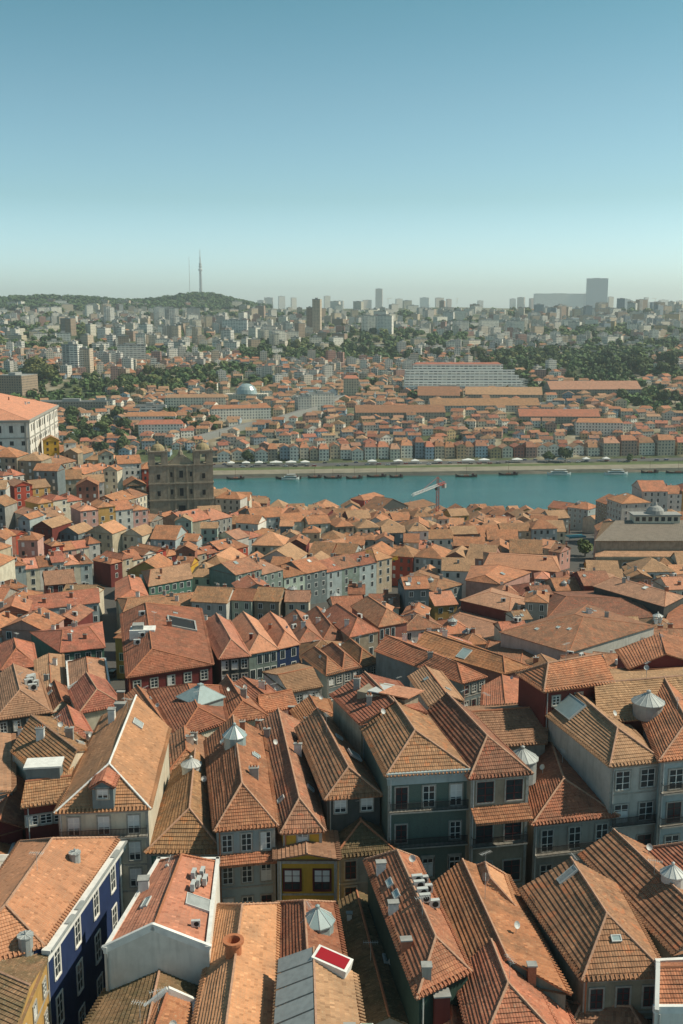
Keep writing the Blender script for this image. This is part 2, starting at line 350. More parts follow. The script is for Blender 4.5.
# ---------------------------------------------------------------- roofs
def lerp(a, b, t): return a+(b-a)*t
def ridge_pts(q, axis, ha, hb, t):
    """q = fl, fr, br, bl at eave level -> ridge ends (a, b) in plan and the re-ordered quad"""
    fl, fr, br, bl = q
    if axis == 'w': fl, fr, br, bl = bl, fl, fr, br
    a = lerp(fl, fr, t); b = lerp(bl, br, t); d = b-a; Ln = d.length
    ha = min(ha, Ln*.5); hb = min(hb, Ln-ha)
    d = d/max(Ln, 1e-6); return (fl, fr, br, bl), a+d*ha, b-d*hb
def strip(mb, p, q, r, s, course, steps, uo=0.0):
    """roof plane with eave p->q, top s->r; real courses when steps"""
    e = (q-p); eu = e.normalized(); mid = lerp(p, q, .5); top = lerp(s, r, .5)
    Ls = (top-mid).length; n = e.cross(top-mid).normalized()
    if n.z < 0: n = -n
    def uvp(P, vlen): return ((P-p).dot(eu)+uo, vlen)
    if not steps:
        pts = [p, q, r] + ([s] if (s-r).length > 1e-3 else [])
        mb.face(pts, 0, [uvp(x, (0 if i < 2 else Ls)) for i, x in enumerate(pts)]); return
    k = max(2, int(round(Ls/course))); lift = n*.075
    for i in range(k):
        v0, v1 = i/k, (i+1)/k
        a0, b0, a1, b1 = lerp(p, s, v0), lerp(q, r, v0), lerp(p, s, v1), lerp(q, r, v1)
        m0 = i*course; m1 = (i+.98)*course
        w_ = n*random.uniform(-.012, .012); ns_ = max(1, int((b0-a0).length/2.2)); jj = random.uniform(-.03, .03)
        def sag(P): return P+n*(noise.noise(P*.22)*.14+noise.noise(P*.9)*.04-.04)
        for k_ in range(ns_):
            A0, B0, A1, B1 = lerp(a0, b0, k_/ns_), lerp(a0, b0, (k_+1)/ns_), lerp(a1, b1, k_/ns_), lerp(a1, b1, (k_+1)/ns_)
            u0, u1, u2, u3 = uvp(A0, m0), uvp(B0, m0), uvp(B1, m1), uvp(A1, m1); A0, B0, A1, B1 = sag(A0), sag(B0), sag(A1), sag(B1)
            mb.face([A0+lift+w_, B0+lift+w_, B1+w_, A1+w_], 0, [u0, u1, u2, u3])
            mb.face([A0-n*.03, B0-n*.03, B0+lift+w_, A0+lift+w_], 0, [(u0[0], m0+.01), (u1[0], m0+.01), (u1[0], m0+.05), (u0[0], m0+.05)])
COURSE = {'orange': .40, 'salmon': .36, 'rust': .42, 'brown': .48, 'tan': .45, 'moss': .45}
def add_roof(root, q, axis, ha, hb, t, rise, mat, detail=2, ov=.35, caps=True, capmat=None, into=None, fascia=True):
    """returns gable wall triangles [(p, q, apex)] and roof object"""
    Q, a, b = ridge_pts(q, axis, ha, hb, t)
    zc = Q[0].z
    ga, gb = ha <= 0, hb <= 0
    gables = []
    if ga: gables.append((Q[0], Q[1], a+Vector((0, 0, rise))))
    if gb: gables.append((Q[2], Q[3], b+Vector((0, 0, rise))))
    c = sum(Q, Vector((0, 0, 0)))/4
    E = []
    for i in range(4):
        pr, cu, nx = Q[i-1], Q[i], Q[(i+1) % 4]
        E.append(cu+((cu-pr).normalized()+(cu-nx).normalized())*ov*1.0)
    half = max(1.0, (Q[1]-Q[0]).length/2); dz = ov*rise/half
    E = [Vector((e.x, e.y, e.z-dz*.9+.06)) for e in E]
    A = Vector((a.x, a.y, zc+rise+.08)); B_ = Vector((b.x, b.y, zc+rise+.08))
    d = (b-a); d = d.normalized() if d.length > .01 else Vector((0, 0, 0))
    if ga: A = A-d*ov
    if gb: B_ = B_+d*ov
    cs = COURSE[mat]; st = detail >= 2
    mb = MB() if into is None else into
    strip(mb, E[1], E[2], B_, A, cs, st); strip(mb, E[3], E[0], A, B_, cs, st)
    if not ga: strip(mb, E[0], E[1], A, A, cs, st)
    if not gb: strip(mb, E[2], E[3], B_, B_, cs, st)
    loop = [E[0]]+([A] if ga else [])+[E[1], E[2]]+([B_] if gb else [])+[E[3]]
    th = Vector((0, 0, -.16))
    n = len(loop)
    if fascia:
        for i in range(n):
            p, r = loop[i], loop[(i+1) % n]
            mb.face([p+th, r+th, r, p], 0, [(0, .3), ((r-p).length, .3), ((r-p).length, .42), (0, .42)])
        mb.face([x+th for x in E][::-1], 0)
    if detail >= 2 and fascia and ov > 0:
        ev = [(E[1], E[2], B_), (E[3], E[0], A)]+([] if ga else [(E[0], E[1], A)])+([] if gb else [(E[2], E[3], B_)])
        for p, r, tp in ev:
            Le = (r-p).length; k = int(Le/.40); eu = (r-p)/max(Le, 1e-6); up = tp-p; up = (up-eu*up.dot(eu)).normalized()
            for i in range(k):
                c0 = p+eu*(i+.5)*Le/k+Vector((0, 0, .05)); mb.tube(c0-up*.16, c0+up*.35, .11, .09, 5, 0)
    if into is not None: return gables, None, (A, B_, E)
    ro = mb.build('roof', [T[mat]], root)
    if caps:
        cb = MB(); r_ = .13 if detail >= 2 else .10
        segs = [(A, B_)]
        if not ga: segs += [(E[0], A), (E[1], A)]
        if not gb: segs += [(E[3], B_), (E[2], B_)]
        for p, r in segs:
            Ln = (r-p).length
            if Ln < .3: continue
            if detail >= 2:
                k = max(1, int(Ln/.45))
                for i in range(k):
                    p0, p1 = lerp(p, r, i/k), lerp(p, r, (i+1)/k)
                    cb.tube(p0+Vector((0, 0, .02)), p1+Vector((0, 0, .02)), r_*.85, r_*1.1, 5, 0, True)
            else: cb.tube(p, r, r_, r_, 4, 0, False)
        cb.build('ridge_tiles', M[capmat] if capmat else M['ridge'], ro)
    return gables, ro, (A, B_, E)
def chimney(ro, P, w=.7, d=.5, h=1.4, mat='brick', pots=2, rz=0, down=1.0):
    a = MB(); m = TM(P, rz)
    a.box(m, -w/2, w/2, -d/2, d/2, -down, h, 0); a.box(m, -w/2-.08, w/2+.08, -d/2-.08, d/2+.08, h, h+.12, 1)
    for i in range(pots):
        x = (i+.5)/pots*w-w/2; a.tube(m @ Vector((x, 0, h+.12)), m @ Vector((x, 0, h+.45)), .11, .09, 6, 2)
    return a.build('chimney', [M[mat] if mat in M else W[mat], M['greyc'], M['terracotta']], ro)
def plane_frame(P0, P1, P2):
    """frame with x along P0->P1, z = normal"""
    x = (P1-P0).normalized(); n = x.cross(P2-P0).normalized()
    if n.z < 0: n = -n
    y = n.cross(x); m = Matrix.Identity(4)
    for i, c in enumerate((x, y, n)):
        for r in range(3): m[r][i] = c[r]
    return m
def skylight(ro, P, m3, w=.8, l=1.1, glass='skyglass'):
    a = MB(); m = Matrix.Translation(P) @ m3; s = .09
    a.box(m, -w/2, -w/2+s, -l/2, l/2, -.05, .2, 0); a.box(m, w/2-s, w/2, -l/2, l/2, -.05, .2, 0)
    a.box(m, -w/2+s, w/2-s, -l/2, -l/2+s, -.05, .2, 0); a.box(m, -w/2+s, w/2-s, l/2-s, l/2, -.05, .2, 0)
    a.box(m, -w/2+s, w/2-s, -l/2+s, l/2-s, -.02, .15, 1)
    return a.build('skylight', [M['metal'], M[glass]], ro)
def glass_cone(ro, P, r=1.6, h=1.2, drum=.9, n=14, mat='zinc'):
    a = MB(); a.lathe(P, [(r, -1.5), (r, drum), (r*1.12, drum), (r*1.12, drum+.12), (r*.15, drum+h), (r*.15, drum+h+.3), (0, drum+h+.45)], n, 0)
    for i in range(n):
        an = 2*math.pi*i/n; u = Vector((math.cos(an), math.sin(an), 0))
        a.tube(Vector(P)+u*r*1.12+Vector((0, 0, drum+.12)), Vector(P)+u*r*.15+Vector((0, 0, drum+h)), .05, .04, 4, 1)
    return a.build('conical_skylight', [M[mat], M['metal']], ro)
def roof_point(info, side, u, v):
    """point on a roof plane; side r/l/f; u along, v up 0..1"""
    A, B_, E = info
    if side == 'r': p, q, r, s = E[1], E[2], B_, A
    elif side == 'l': p, q, r, s = E[0], E[3], B_, A
    elif side == 'f': p, q, r, s = E[0], E[1], A, A
    else: p, q, r, s = E[3], E[2], B_, B_
    P = lerp(lerp(p, q, u), lerp(s, r, u), v)
    m = plane_frame(p, q, s); return P, m
def balcony(root, a, b, z, depth=.75, h=1.0, slab='granite'):
    """along wall from a to b at floor height z"""
    e = (b-a); e.z = 0; Ln = e.length; rz = math.atan2(e.y, e.x); m = TM((a.x, a.y, z), rz)
    s = MB(); s.box(m, 0, Ln, -depth, -.003, -.15, 0); bo = s.build('balcony', M[slab], root)
    r = MB(); n = max(2, int(Ln/.14))
    for i in range(n+1):
        x = .03+(Ln-.06)*i/n; r.box(m, x-.028, x+.028, -depth+.03, -depth+.06, 0, h)
    r.box(m, 0, Ln, -depth+.02, -depth+.07, h, h+.05); r.box(m, 0, Ln, -depth+.02, -depth+.07, .05, .08)
    for x in (0, Ln-.04): r.box(m, x, x+.04, -depth+.07, -.01, h, h+.05)
    r.build('railing', M['iron'], bo)
def ac_unit(root, P, rz=0, s=1.0):
    a = MB(); m = TM(P, rz) @ Matrix.Scale(s, 4)
    a.box(m, -.45, .45, -.18, .18, .08, .75, 0); a.box(m, -.40, -.34, -.15, .15, 0, .08, 1); a.box(m, .34, .40, -.15, .15, 0, .08, 1)
    c = m @ Vector((.08, -.185, .42)); a.tube(c, m @ Vector((.08, -.2, .42)), .26*s, .26*s, 10, 1)
    return a.build('air_conditioner', [M['metal'], M['dark']], root)
def antenna(root, P, h=2.6):
    a = MB(); P = Vector(P); a.tube(P-Vector((0, 0, .5)), P+Vector((0, 0, h)), .03, .02, 4)
    rz = random.uniform(0, 3.1); u = Vector((math.cos(rz), math.sin(rz), 0)); v_ = Vector((-u.y, u.x, 0)); T_ = P+Vector((0, 0, h-.1))
    a.tube(T_-u*.7, T_+u*.7, .02, .02, 4)
    for i in range(7):
        c = T_+u*(-.65+i*.21); a.tube(c-v_*.3, c+v_*.3, .012, .012, 3)
    a.build('antenna', M['metal'], root)
def dish(root, P, rz):
    a = MB(); P = Vector(P); a.tube(P, P+Vector((0, 0, .7)), .03, .03, 4)
    m = TM(P+Vector((0, 0, .8)), rz) @ Matrix.Rotation(R(60), 4, 'X')
    a2 = [(0.0, 0), (.2, .04), (.35, .13)]
    for (r0, z0), (r1, z1) in zip(a2, a2[1:]):
        for i in range(10):
            t0, t1 = 2*math.pi*i/10, 2*math.pi*(i+1)/10
            q = [(r0*math.cos(t0), r0*math.sin(t0), z0), (r0*math.cos(t1), r0*math.sin(t1), z0), (r1*math.cos(t1), r1*math.sin(t1), z1), (r1*math.cos(t0), r1*math.sin(t0), z1)]
            a.face([m @ Vector(x) for x in (q if r0 > 0 else q[1:])])
    a.build('satellite_dish', M['metal'], root)
# ---------------------------------------------------------------- houses
FOOT = []     # footprints for the overlap test
HOUSES = []   # (root, centre) of filled houses, labelled later
def foot_ok(q, gap=.6):
    c = sum((Vector(p).xy for p in q), Vector((0, 0)))/4
    rad = max((Vector(p).xy-c).length for p in q)
    for (c2, r2, q2) in FOOT:
        if (c-c2).length > rad+r2+gap: continue
        sep = False
        for A in (q, q2):
            for i in range(4):
                p0, p1 = A[i], A[(i+1) % 4]; nx, ny = p1[1]-p0[1], p0[0]-p1[0]; ln = math.hypot(nx, ny) or 1
                a = [(p[0]*nx+p[1]*ny)/ln for p in q]; b = [(p[0]*nx+p[1]*ny)/ln for p in q2]
                if max(a) < min(b)-gap or max(b) < min(a)-gap: sep = True; break
            if sep: break
        if not sep: return False
    return True
def add_foot(q):
    q = [(p[0], p[1]) for p in q]; c = Vector((sum(p[0] for p in q)/4, sum(p[1] for p in q)/4))
    FOOT.append((c, max((Vector(p)-c).length for p in q), q))
def walls(root, q, gables, mat, z0=None, into=None, slots=0):
    mb = MB() if into is None else into
    z0 = min(g(p.x, p.y) for p in q)-1.5 if z0 is None else z0
    for i in range(4):
        p, r = q[i], q[(i+1) % 4]
        mb.wallface(p, r, z0, p.z, r.z, slots)
    for p, r, ap in gables:
        mb.face([p, r, ap], slots, [(0, p.z), ((r-p).length, r.z), ((r-p).length/2, ap.z)])
    if into is None: return mb.build('wall', W[mat], root)
WR = random.Random(99)
def facade(root, p, r, zt, n, floors, style, w=1.0, h=1.7, fh=3.1, top=1.7, bal=(), surround=True, detail=2, inset=.0, frames='wood', skip=()):
    e = Vector((r.x-p.x, r.y-p.y, 0)); Ln = e.length; u = e.normalized(); rz = math.atan2(u.y, u.x); out = Vector((u.y, -u.x, 0))
    for k in range(floors):
        z = zt-top-k*fh
        for i in range(n):
            if (k, i) in skip: continue
            P = Vector((p.x, p.y, z))+u*(Ln*(i+.5)/n)
            if detail < 2 and WR.random() < .07: continue
            if detail >= 2:
                st_ = style[k % len(style)] if isinstance(style, (list, tuple)) else style
                if st_ == 'white': st_ = WR.choice(['white', 'white', 'white', 'curtain', 'ajar', 'blind', 'white', 'halfdark'])
                window(root, st_, w, h, P, rz)
            else: fwin(root, frames, w, h, P, rz)
        if k in bal: balcony(root, p+u*.15, r-u*.15, z-h/2-.12)
def B(label, zs, px, axis='d', ha=0, hb=0, t=.5, rise=None, roof='orange', wall='grey', fac=(), caps='ridge', detail=2, chim=0, sky=0, parapet=None, ov=.35, zb=None, cat='house', name='townhouse', group=None, depth=None, ant=0):
    """house from four eave corners given as picture points on the plane of its eaves"""
    if isinstance(zs, tuple) and zs[0] == 'Y': p0 = aty(*px[0], zs[1])
    elif isinstance(zs, tuple): p0 = atg(*px[0], zs[1])
    else: p0 = atz(*px[0], zs)
    z = p0.z; q = [p0]+[atz(*p, z) for p in px[1:]]
    if len(q) == 2:
        e = (q[1]-q[0]); n = Vector((-e.y, e.x, 0)).normalized(); q = [q[0], q[1], q[1]+n*depth, q[0]+n*depth]
    return house(label, q, axis, ha, hb, t, rise, roof, wall, fac, caps, detail, chim, sky, parapet, ov, zb, cat, name, group, ant)
def house(label, q, axis='d', ha=0, hb=0, t=.5, rise=None, roof='orange', wall='grey', fac=(), caps='ridge', detail=2, chim=0, sky=0, parapet=None, ov=.35, zb=None, cat='house', name='townhouse', group=None, ant=0):
    z = q[0].z; add_foot(q)
    c = sum(q, Vector((0, 0, 0)))/4
    root = empty(name, (c.x, c.y, g(c.x, c.y)), label, cat, group)
    span = ((q[1]-q[0]).length+(q[2]-q[3]).length)/2 if axis == 'd' else ((q[2]-q[1]).length+(q[3]-q[0]).length)/2
    if rise is None: rise = span*(.26 if detail >= 2 else .21)
    rq = q
    if parapet: rq = [lerp(c, p, .94) for p in q]; ov = -.02
    gb, ro, info = add_roof(root, rq, axis, ha, hb, t, rise, roof, detail, ov, True, caps)
    if parapet:
        gq = []
        Q, a, b = ridge_pts(q, axis, ha, hb, t)
        if ha <= 0: gq.append((Q[0], Q[1], a+Vector((0, 0, rise+.25))))
        if hb <= 0: gq.append((Q[2], Q[3], b+Vector((0, 0, rise+.25))))
        gb = gq
        cp = MB()
        def bar(p, r):
            d = r-p; ln = d.length
            if ln < .2: return
            x = d.normalized(); y = Vector((0, 0, 1)).cross(x).normalized(); zz = x.cross(y); m = Matrix.Identity(4)
            for i, cc in enumerate((x, y, zz)):
                for k in range(3): m[k][i] = cc[k]
            m = Matrix.Translation(p) @ m; cp.box(m, -.1, ln+.1, -.04, .30, -.3, .32)
        up = Vector((0, 0, .0))
        for i in range(4):
            p, r = Q[i], Q[(i+1) % 4]
            if i == 0 and ha <= 0: bar(p, gb[0][2]); bar(gb[0][2], r)
            elif i == 2 and hb <= 0: bar(p, gb[-1][2]); bar(gb[-1][2], r)
            else: bar(p, r)
        cp.build('parapet', M[parapet], root)
    walls(root, q, gb, wall, zb)
    if detail >= 2 and fac and wall not in ('dark', 'maroon'):
        tr = MB(); e_ = q[1]-q[0]; m_ = TM(q[0], math.atan2(e_.y, e_.x)); Ln_ = Vector((e_.x, e_.y, 0)).length; fh_ = fac[0].get('fh', 3.1); tp_ = fac[0].get('top', 1.7)
        if fac[0].get('e', 0) == 0:
            tr.box(m_, .002, .32, -.07, -.003, -14, -.25); tr.box(m_, Ln_-.32, Ln_-.002, -.07, -.003, -14, -.25); tr.box(m_, .32, Ln_-.32, -.09, -.003, -.62, -.25)
            for k_ in range(1, fac[0].get('f', 2)+1): zz_ = -tp_-fh_*(k_-1)-fac[0].get('h', 1.7)/2-.45; tr.box(m_, .32, Ln_-.32, -.06, -.003, zz_-.2, zz_)
            tr.build('stone_trim', M['granite'], root)
    for f in fac:
        f = dict(f); e = f.pop('e', 0); n = f.pop('n', 2); fl = f.pop('f', 2); st = f.pop('s', 'white'); ztop = z-f.pop('dz', 0)
        facade(root, q[e], q[(e+1) % 4], ztop, n, fl, st, detail=detail, **f)
    rnd = random.Random(int(c.x*31+c.y*17))
    if detail >= 2:
        e_ = (q[1]-q[0]); e_.z = 0; u_ = e_.normalized(); o_ = Vector((u_.y, -u_.x, 0)); dp = MB()
        P_ = q[0]+u_*rnd.uniform(.2, .4)+o_*.12; dp.tube(P_-Vector((0,0,.3)), P_-Vector((0,0,13)), .07, .07, 6); dp.build('downpipe', M[rnd.choice(['zinc','metal','terracotta'])], root)
        if rnd.random() < .55 and not ant: ant = 1
        if rnd.random() < .4: P, m = roof_point(info, rnd.choice('rl'), rnd.uniform(.3, .9), .55); dish(root, P, rnd.uniform(-1, 1))
    for i in range(chim):
        P, m = roof_point(info, rnd.choice('rl'), rnd.uniform(.15, .85), rnd.uniform(.35, .85))
        chimney(ro, P, rnd.uniform(.6, 1.1), rnd.uniform(.4, .6), rnd.uniform(.9, 1.5), rnd.choice(['brick', 'whitep', 'greyc']), rnd.choice([1, 2, 3]), rnd.uniform(-.2, .2))
    if detail == 1:
        for i in range(rnd.choice([0, 1, 1, 2])):
            P, m = roof_point(info, rnd.choice('rl'), rnd.uniform(.1, .9), rnd.uniform(.3, .9)); k_ = rnd.random()
            if k_ < .3: ac_unit(root, P, rnd.uniform(-1, 1), 1.5)
            elif k_ < .5: skylight(ro, P, m, 1.3, 1.5, rnd.choice(['skyglass', 'whitep', 'glass']))
            elif k_ < .62: glass_cone(ro, P, rnd.uniform(.8, 1.3), .8, .5, 10, rnd.choice(['zinc', 'metal']))
            elif k_ < .75: dish(root, P, rnd.uniform(-1, 1))
            else: chimney(ro, P, rnd.uniform(.5, 1.4), .5, rnd.uniform(.8, 1.6), rnd.choice(['whitep', 'brick', 'greyc', 'maroon']), rnd.choice([0, 2]), rnd.uniform(-.3, .3))
    for i in range(sky):
        P, m = roof_point(info, rnd.choice('rl'), rnd.uniform(.15, .85), rnd.uniform(.3, .7)); skylight(ro, P, m, .8, 1.0)
    for i in range(ant):
        P, m = roof_point(info, rnd.choice('rl'), rnd.uniform(.2, .8), .9); antenna(root, P, rnd.uniform(1.5, 2.8))
    return dict(root=root, roof=ro, info=info, q=q, z=z, c=c)
# ================================================================ FOREGROUND: nearest row of roofs
h = B('low ochre house with a mossy roof tucked against the near end of the blue house', 84.6, [(6,1052),(47,953),(-24,925),(-80,1010)], 'd', 0, 0, .5, 1.3, 'moss', 'ochre',
      fac=[dict(e=0, n=4, f=2, s='white', w=.9, h=1.3, top=2.3)], caps='mortar')
h = B('deep blue house with white window surrounds and a wide white cornice', 85.5, [(-75,985),(44,945),(119,838),(20,842)], 'd', 4.6, 4.8, .5, 2.7, 'salmon', 'blue', caps='mortar', ov=.15,
      fac=[dict(e=1, n=4, f=3, s='whitesur', w=1.25, h=2.9, fh=4.9, top=3.2)])
q = h['q']; cr = MB(); e = (q[2]-q[1]); rz = math.atan2(e.y, e.x); m = TM((q[1].x, q[1].y, q[1].z), rz)
cr.box(m, -.5, e.length+.6, -.55, -.003, -1.35, -.45); cr.box(m, -.6, e.length+.8, -.85, -.003, -.45, -.12)
cr.box(m, e.length-.35, e.length+.05, -.12, -.003, -16, -1.35); cr.build('cornice', M['whitep'], h['root'])
gt = MB(); gt.box(m, -.5, e.length+.6, -1.0, -.86, -.3, -.08)
for k in (.18, .3, .8): gt.box(m, e.length*k, e.length*k+1.5, -.83, -.5, -.118, .0)
gt.build('gutter', M['zinc'], h['root'])
P, m3 = roof_point(h['info'], 'r', .72, .45); glass_cone(h['roof'], P, .55, .15, .75, 10)
P, m3 = roof_point(h['info'], 'f', .86, .12); glass_cone(h['roof'], P, .65, .15, .9, 10)
h = B('white walled house with coped gable and salmon roof carrying air conditioners', 85.2, [(104,950),(209,949),(219,860),(158,860)], 'd', 0, 2.0, .47, 1.9, 'salmon', 'white', parapet='whitep')
H2 = h
for (u, v) in ((.15,.25),): P, m3 = roof_point(h['info'], 'r', u, v); ac_unit(h['root'], P, .1, .9)
for (u, v) in ((.55,.45),(.62,.35),(.70,.5),(.75,.3),(.66,.2)): P, m3 = roof_point(h['info'], 'r', u, v); ac_unit(h['root'], P+Vector((0,0,.15)), 1.5, 1.1)
P, m3 = roof_point(h['info'], 'r', .42, .3); skylight(h['roof'], P, m3, 1.9, 2.4, 'zinc')
P, m3 = roof_point(h['info'], 'l', .40, .45); skylight(h['roof'], P, m3, 1.6, .7)
P, m3 = roof_point(h['info'], 'l', .62, .08); chimney(h['roof'], P, 1.0, .9, 1.2, 'whitep', 0, .1)
P, m3 = roof_point(h['info'], 'l', .88, .55); skylight(h['roof'], P, m3, .3, .3, 'dark')
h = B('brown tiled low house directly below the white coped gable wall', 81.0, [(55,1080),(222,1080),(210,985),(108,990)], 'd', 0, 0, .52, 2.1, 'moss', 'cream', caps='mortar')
h = B('rust roofed house with a white coping running into a point at the bottom edge', 82.3, [(92,1080),(197,1078),(196,1002),(140,1012)], 'd', 0, 0, .5, 1.4, 'rust', 'cream', parapet='whitep')
h = B('long salmon roofed house with a round brick chimney on its ridge', 83.3, [(188,1065),(272,1065),(277,904),(221,905)], 'd', 0, 3.2, .43, 1.9, 'salmon', 'cream', caps='mortar')
P, m3 = roof_point(h['info'], 'l', .62, .92)
a = MB(); a.lathe(P, [(.72,-1.0), (.72,.9), (.95,.95), (.95,1.2), (.62,1.2), (.55,.4), (0,.35)], 16); a.build('chimney', M['terracotta'], h['roof'])
h = B('house with a faceted pale glass cone on its roof beside the salmon roof', 83.0, [(276,1000),(350,1000),(333,903),(279,903)], 'd', 0, 2.8, .45, 1.9, 'rust', 'grey', caps='mortar')
P, m3 = roof_point(h['info'], 'r', .70, .55); glass_cone(h['roof'], P+Vector((-.4,0,.2)), 1.5, 1.3, .3, 9, 'skyglass')
h = B('taller house with grey metal panels on one roof slope and red roof hatch', 85.2, [(276,1062),(366,1062),(353,975),(282,962)], 'd', 0, 0, .45, 1.6, 'tan', 'white', caps='mortar')
a = MB(); A_, B2, E = h['info']
for i in range(6):
    k0, k1 = i/6+.008, (i+1)/6-.008; p0, p1 = lerp(E[0], E[3], k0), lerp(E[0], E[3], k1); t0, t1 = lerp(A_, B2, k0), lerp(A_, B2, k1)
    up = Vector((0,0,.16)); pts = [p0+up, p1+up, lerp(p1, t1, .96)+up, lerp(p0, t0, .96)+up]
    a.face(pts, 0); dn = Vector((0,0,-.25)); a.face([pts[0], pts[0]+dn, pts[1]+dn, pts[1]], 1); a.face([pts[3], pts[3]+dn, pts[0]+dn, pts[0]], 1); a.face([pts[1], pts[1]+dn, pts[2]+dn, pts[2]], 1)
a.build('metal_roof_panels', [M['zinc'], M['greyc']], h['root'])
P, m3 = roof_point(h['info'], 'r', .93, .6)
a = MB(); m = TM(P, -.35) @ Matrix.Rotation(.22, 4, 'Y'); a.box(m, -1.6, 1.6, -.95, .95, -.8, .6, 0); a.box(m, -1.35, 1.35, -.72, .72, .6, .64, 1); a.build('roof_hatch', [M['whitep'], M['redp']], h['roof'])
P, m3 = roof_point(h['info'], 'r', .25, .0)
a = MB(); m = TM(P); a.box(m, -.5, .5, -1.3, 1.3, -1, .55, 0); a.box(m, -.4, .4, -1.2, 1.2, .55, .6, 1); a.build('roof_lantern', [M['whitep'], M['greenp']], h['roof'])
P, m3 = roof_point(h['info'], 'r', .22, .35); chimney(h['roof'], P, .8, .6, .8, 'whitep', 0)
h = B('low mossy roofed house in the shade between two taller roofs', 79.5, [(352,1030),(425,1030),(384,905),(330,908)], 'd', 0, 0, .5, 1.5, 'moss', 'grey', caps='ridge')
P, m3 = roof_point(h['info'], 'l', .8, .6); chimney(h['roof'], P, .5, .4, .6, 'whitep', 0)
P, m3 = roof_point(h['info'], 'r', .45, .45); skylight(h['roof'], P, m3, 1.3, 2.0, 'skyglass')
h = B('narrow rust roofed house with dark green side wall and white air conditioners', 85.6, [(419,993),(468,969),(415,858),(368,860)], 'd', 3.0, 2.0, .52, 2.0, 'rust', 'dark green', caps='mortar')
for i, (u, v) in enumerate(((.62,.75),(.66,.45),(.55,.78),(.57,.45),(.47,.78),(.40,.8),(.42,.45))):
    P, m3 = roof_point(h['info'], 'r', u, v); ac_unit(h['root'], P+Vector((0,0,.1)), .15, 1.15)
for u, v, k in ((.86,.35,1),(.52,.25,1),(.25,.2,0)):
    P, m3 = roof_point(h['info'], 'l', u, v); chimney(h['roof'], P, .9, .6, .9, 'whitep' if k else 'brick', 0, .1)
for u, v in ((.72,.45),(.60,.5)): P, m3 = roof_point(h['info'], 'l', u, v); skylight(h['roof'], P, m3, 1.2, .7)
h = B('long orange roofed house with a steep ribbed left slope', 84.3, [(470,972),(566,990),(506,876),(436,884)], 'd', 0, 0, .38, 2.1, 'orange', 'grey green', caps='mortar')
h = B('small salmon hipped roof closing the top of the ribbed orange roof', 84.9, [(478,896),(512,902),(503,874),(470,870)], 'd', 1.0, 1.0, .4, 1.5, 'salmon', 'cream', caps='mortar')
h = B('hipped orange roof at the bottom edge with mortared ridges', 84.0, [(478,1058),(568,1050),(524,964),(458,973)], 'd', 5.0, 0, .5, 2.5, 'orange', 'pale green', caps='mortar')
P, m3 = roof_point(h['info'], 'f', .6, .25); chimney(h['roof'], P, .5, .4, .5, 'whitep', 0)
h = B('little jumbled tile roof crowded by two tall chimney stacks', 81.6, [(432,1050),(476,1050),(466,985),(430,992)], 'd', 0, 0, .5, 1.2, 'orange', 'grey')
chimney(h['roof'], atz(426, 1004, 83.5), .75, .7, 3.6, 'grey', 0, 0, 5)
chimney(h['roof'], atz(441, 1012, 83.2), 1.3, 1.0, 1.7, 'maroon', 0, .1, 4)
P, m3 = roof_point(h['info'], 'r', .9, .5); chimney(h['roof'], P, .8, .8, .7, 'greyc', 0, .1, 3)
h = B('large weathered hipped roof over a brick side wall near the right bottom', 85.2, [(584,976),(664,972),(618,886),(523,889)], 'd', 4.3, 0, .5, 2.9, 'brown', 'stone', caps='mortar',
      fac=[dict(e=0, n=3, f=2, s='dark', w=1.1, h=1.9, top=2.2)])
P, m3 = roof_point(h['info'], 'f', .55, .6); skylight(h['roof'], P, m3, .9, .6)
P, m3 = roof_point(h['info'], 'l', .8, .8); skylight(h['roof'], P, m3, .9, 2.2, 'zinc')
h = B('weathered brown roof behind the large hipped roof with white round skylight', 85.0, [(674,950),(745,935),(652,850),(583,854)], 'd', 0, 0, .45, 2.3, 'brown', 'grey', caps='mortar')
P, m3 = roof_point(h['info'], 'r', .42, .9); glass_cone(h['roof'], P+Vector((.2,0,-.2)), 1.05, .9, .9, 12, 'metal')
h = B('orange roof with a mortared ridge cut by the right edge of the view', 85.6, [(722,930),(800,925),(702,846),(640,850)], 'd', 0, 3, .5, 2.2, 'orange', 'grey', caps='mortar')
h = B('small corrugated tile roof along the bottom edge right of the tall stone chimney', 80.6, [(566,1040),(655,1055),(640,995),(560,1000)], 'w', 1.5, 1.5, .5, 1.5, 'tan', 'pale green', caps='mortar')
P, m3 = roof_point(h['info'], 'l', .0, .0)
h2 = B('white walled corner house cut by the lower right edge', 85.0, [(655,1010),(740,1010),(740,958),(655,962)], 'w', 0, 0, .5, 1.6, 'orange', 'white', parapet='whitep')
h3 = B('orange lean roof behind the tall stone chimney at the bottom', 82.0, [(520,1060),(585,1060),(560,992),(525,975)], 'd', 0, 0, .4, 1.6, 'orange', 'pale green')
chimney(h3['roof'], atz(531, 988, 84.0), .7, .6, 2.2, 'brick', 0, 0, 5)

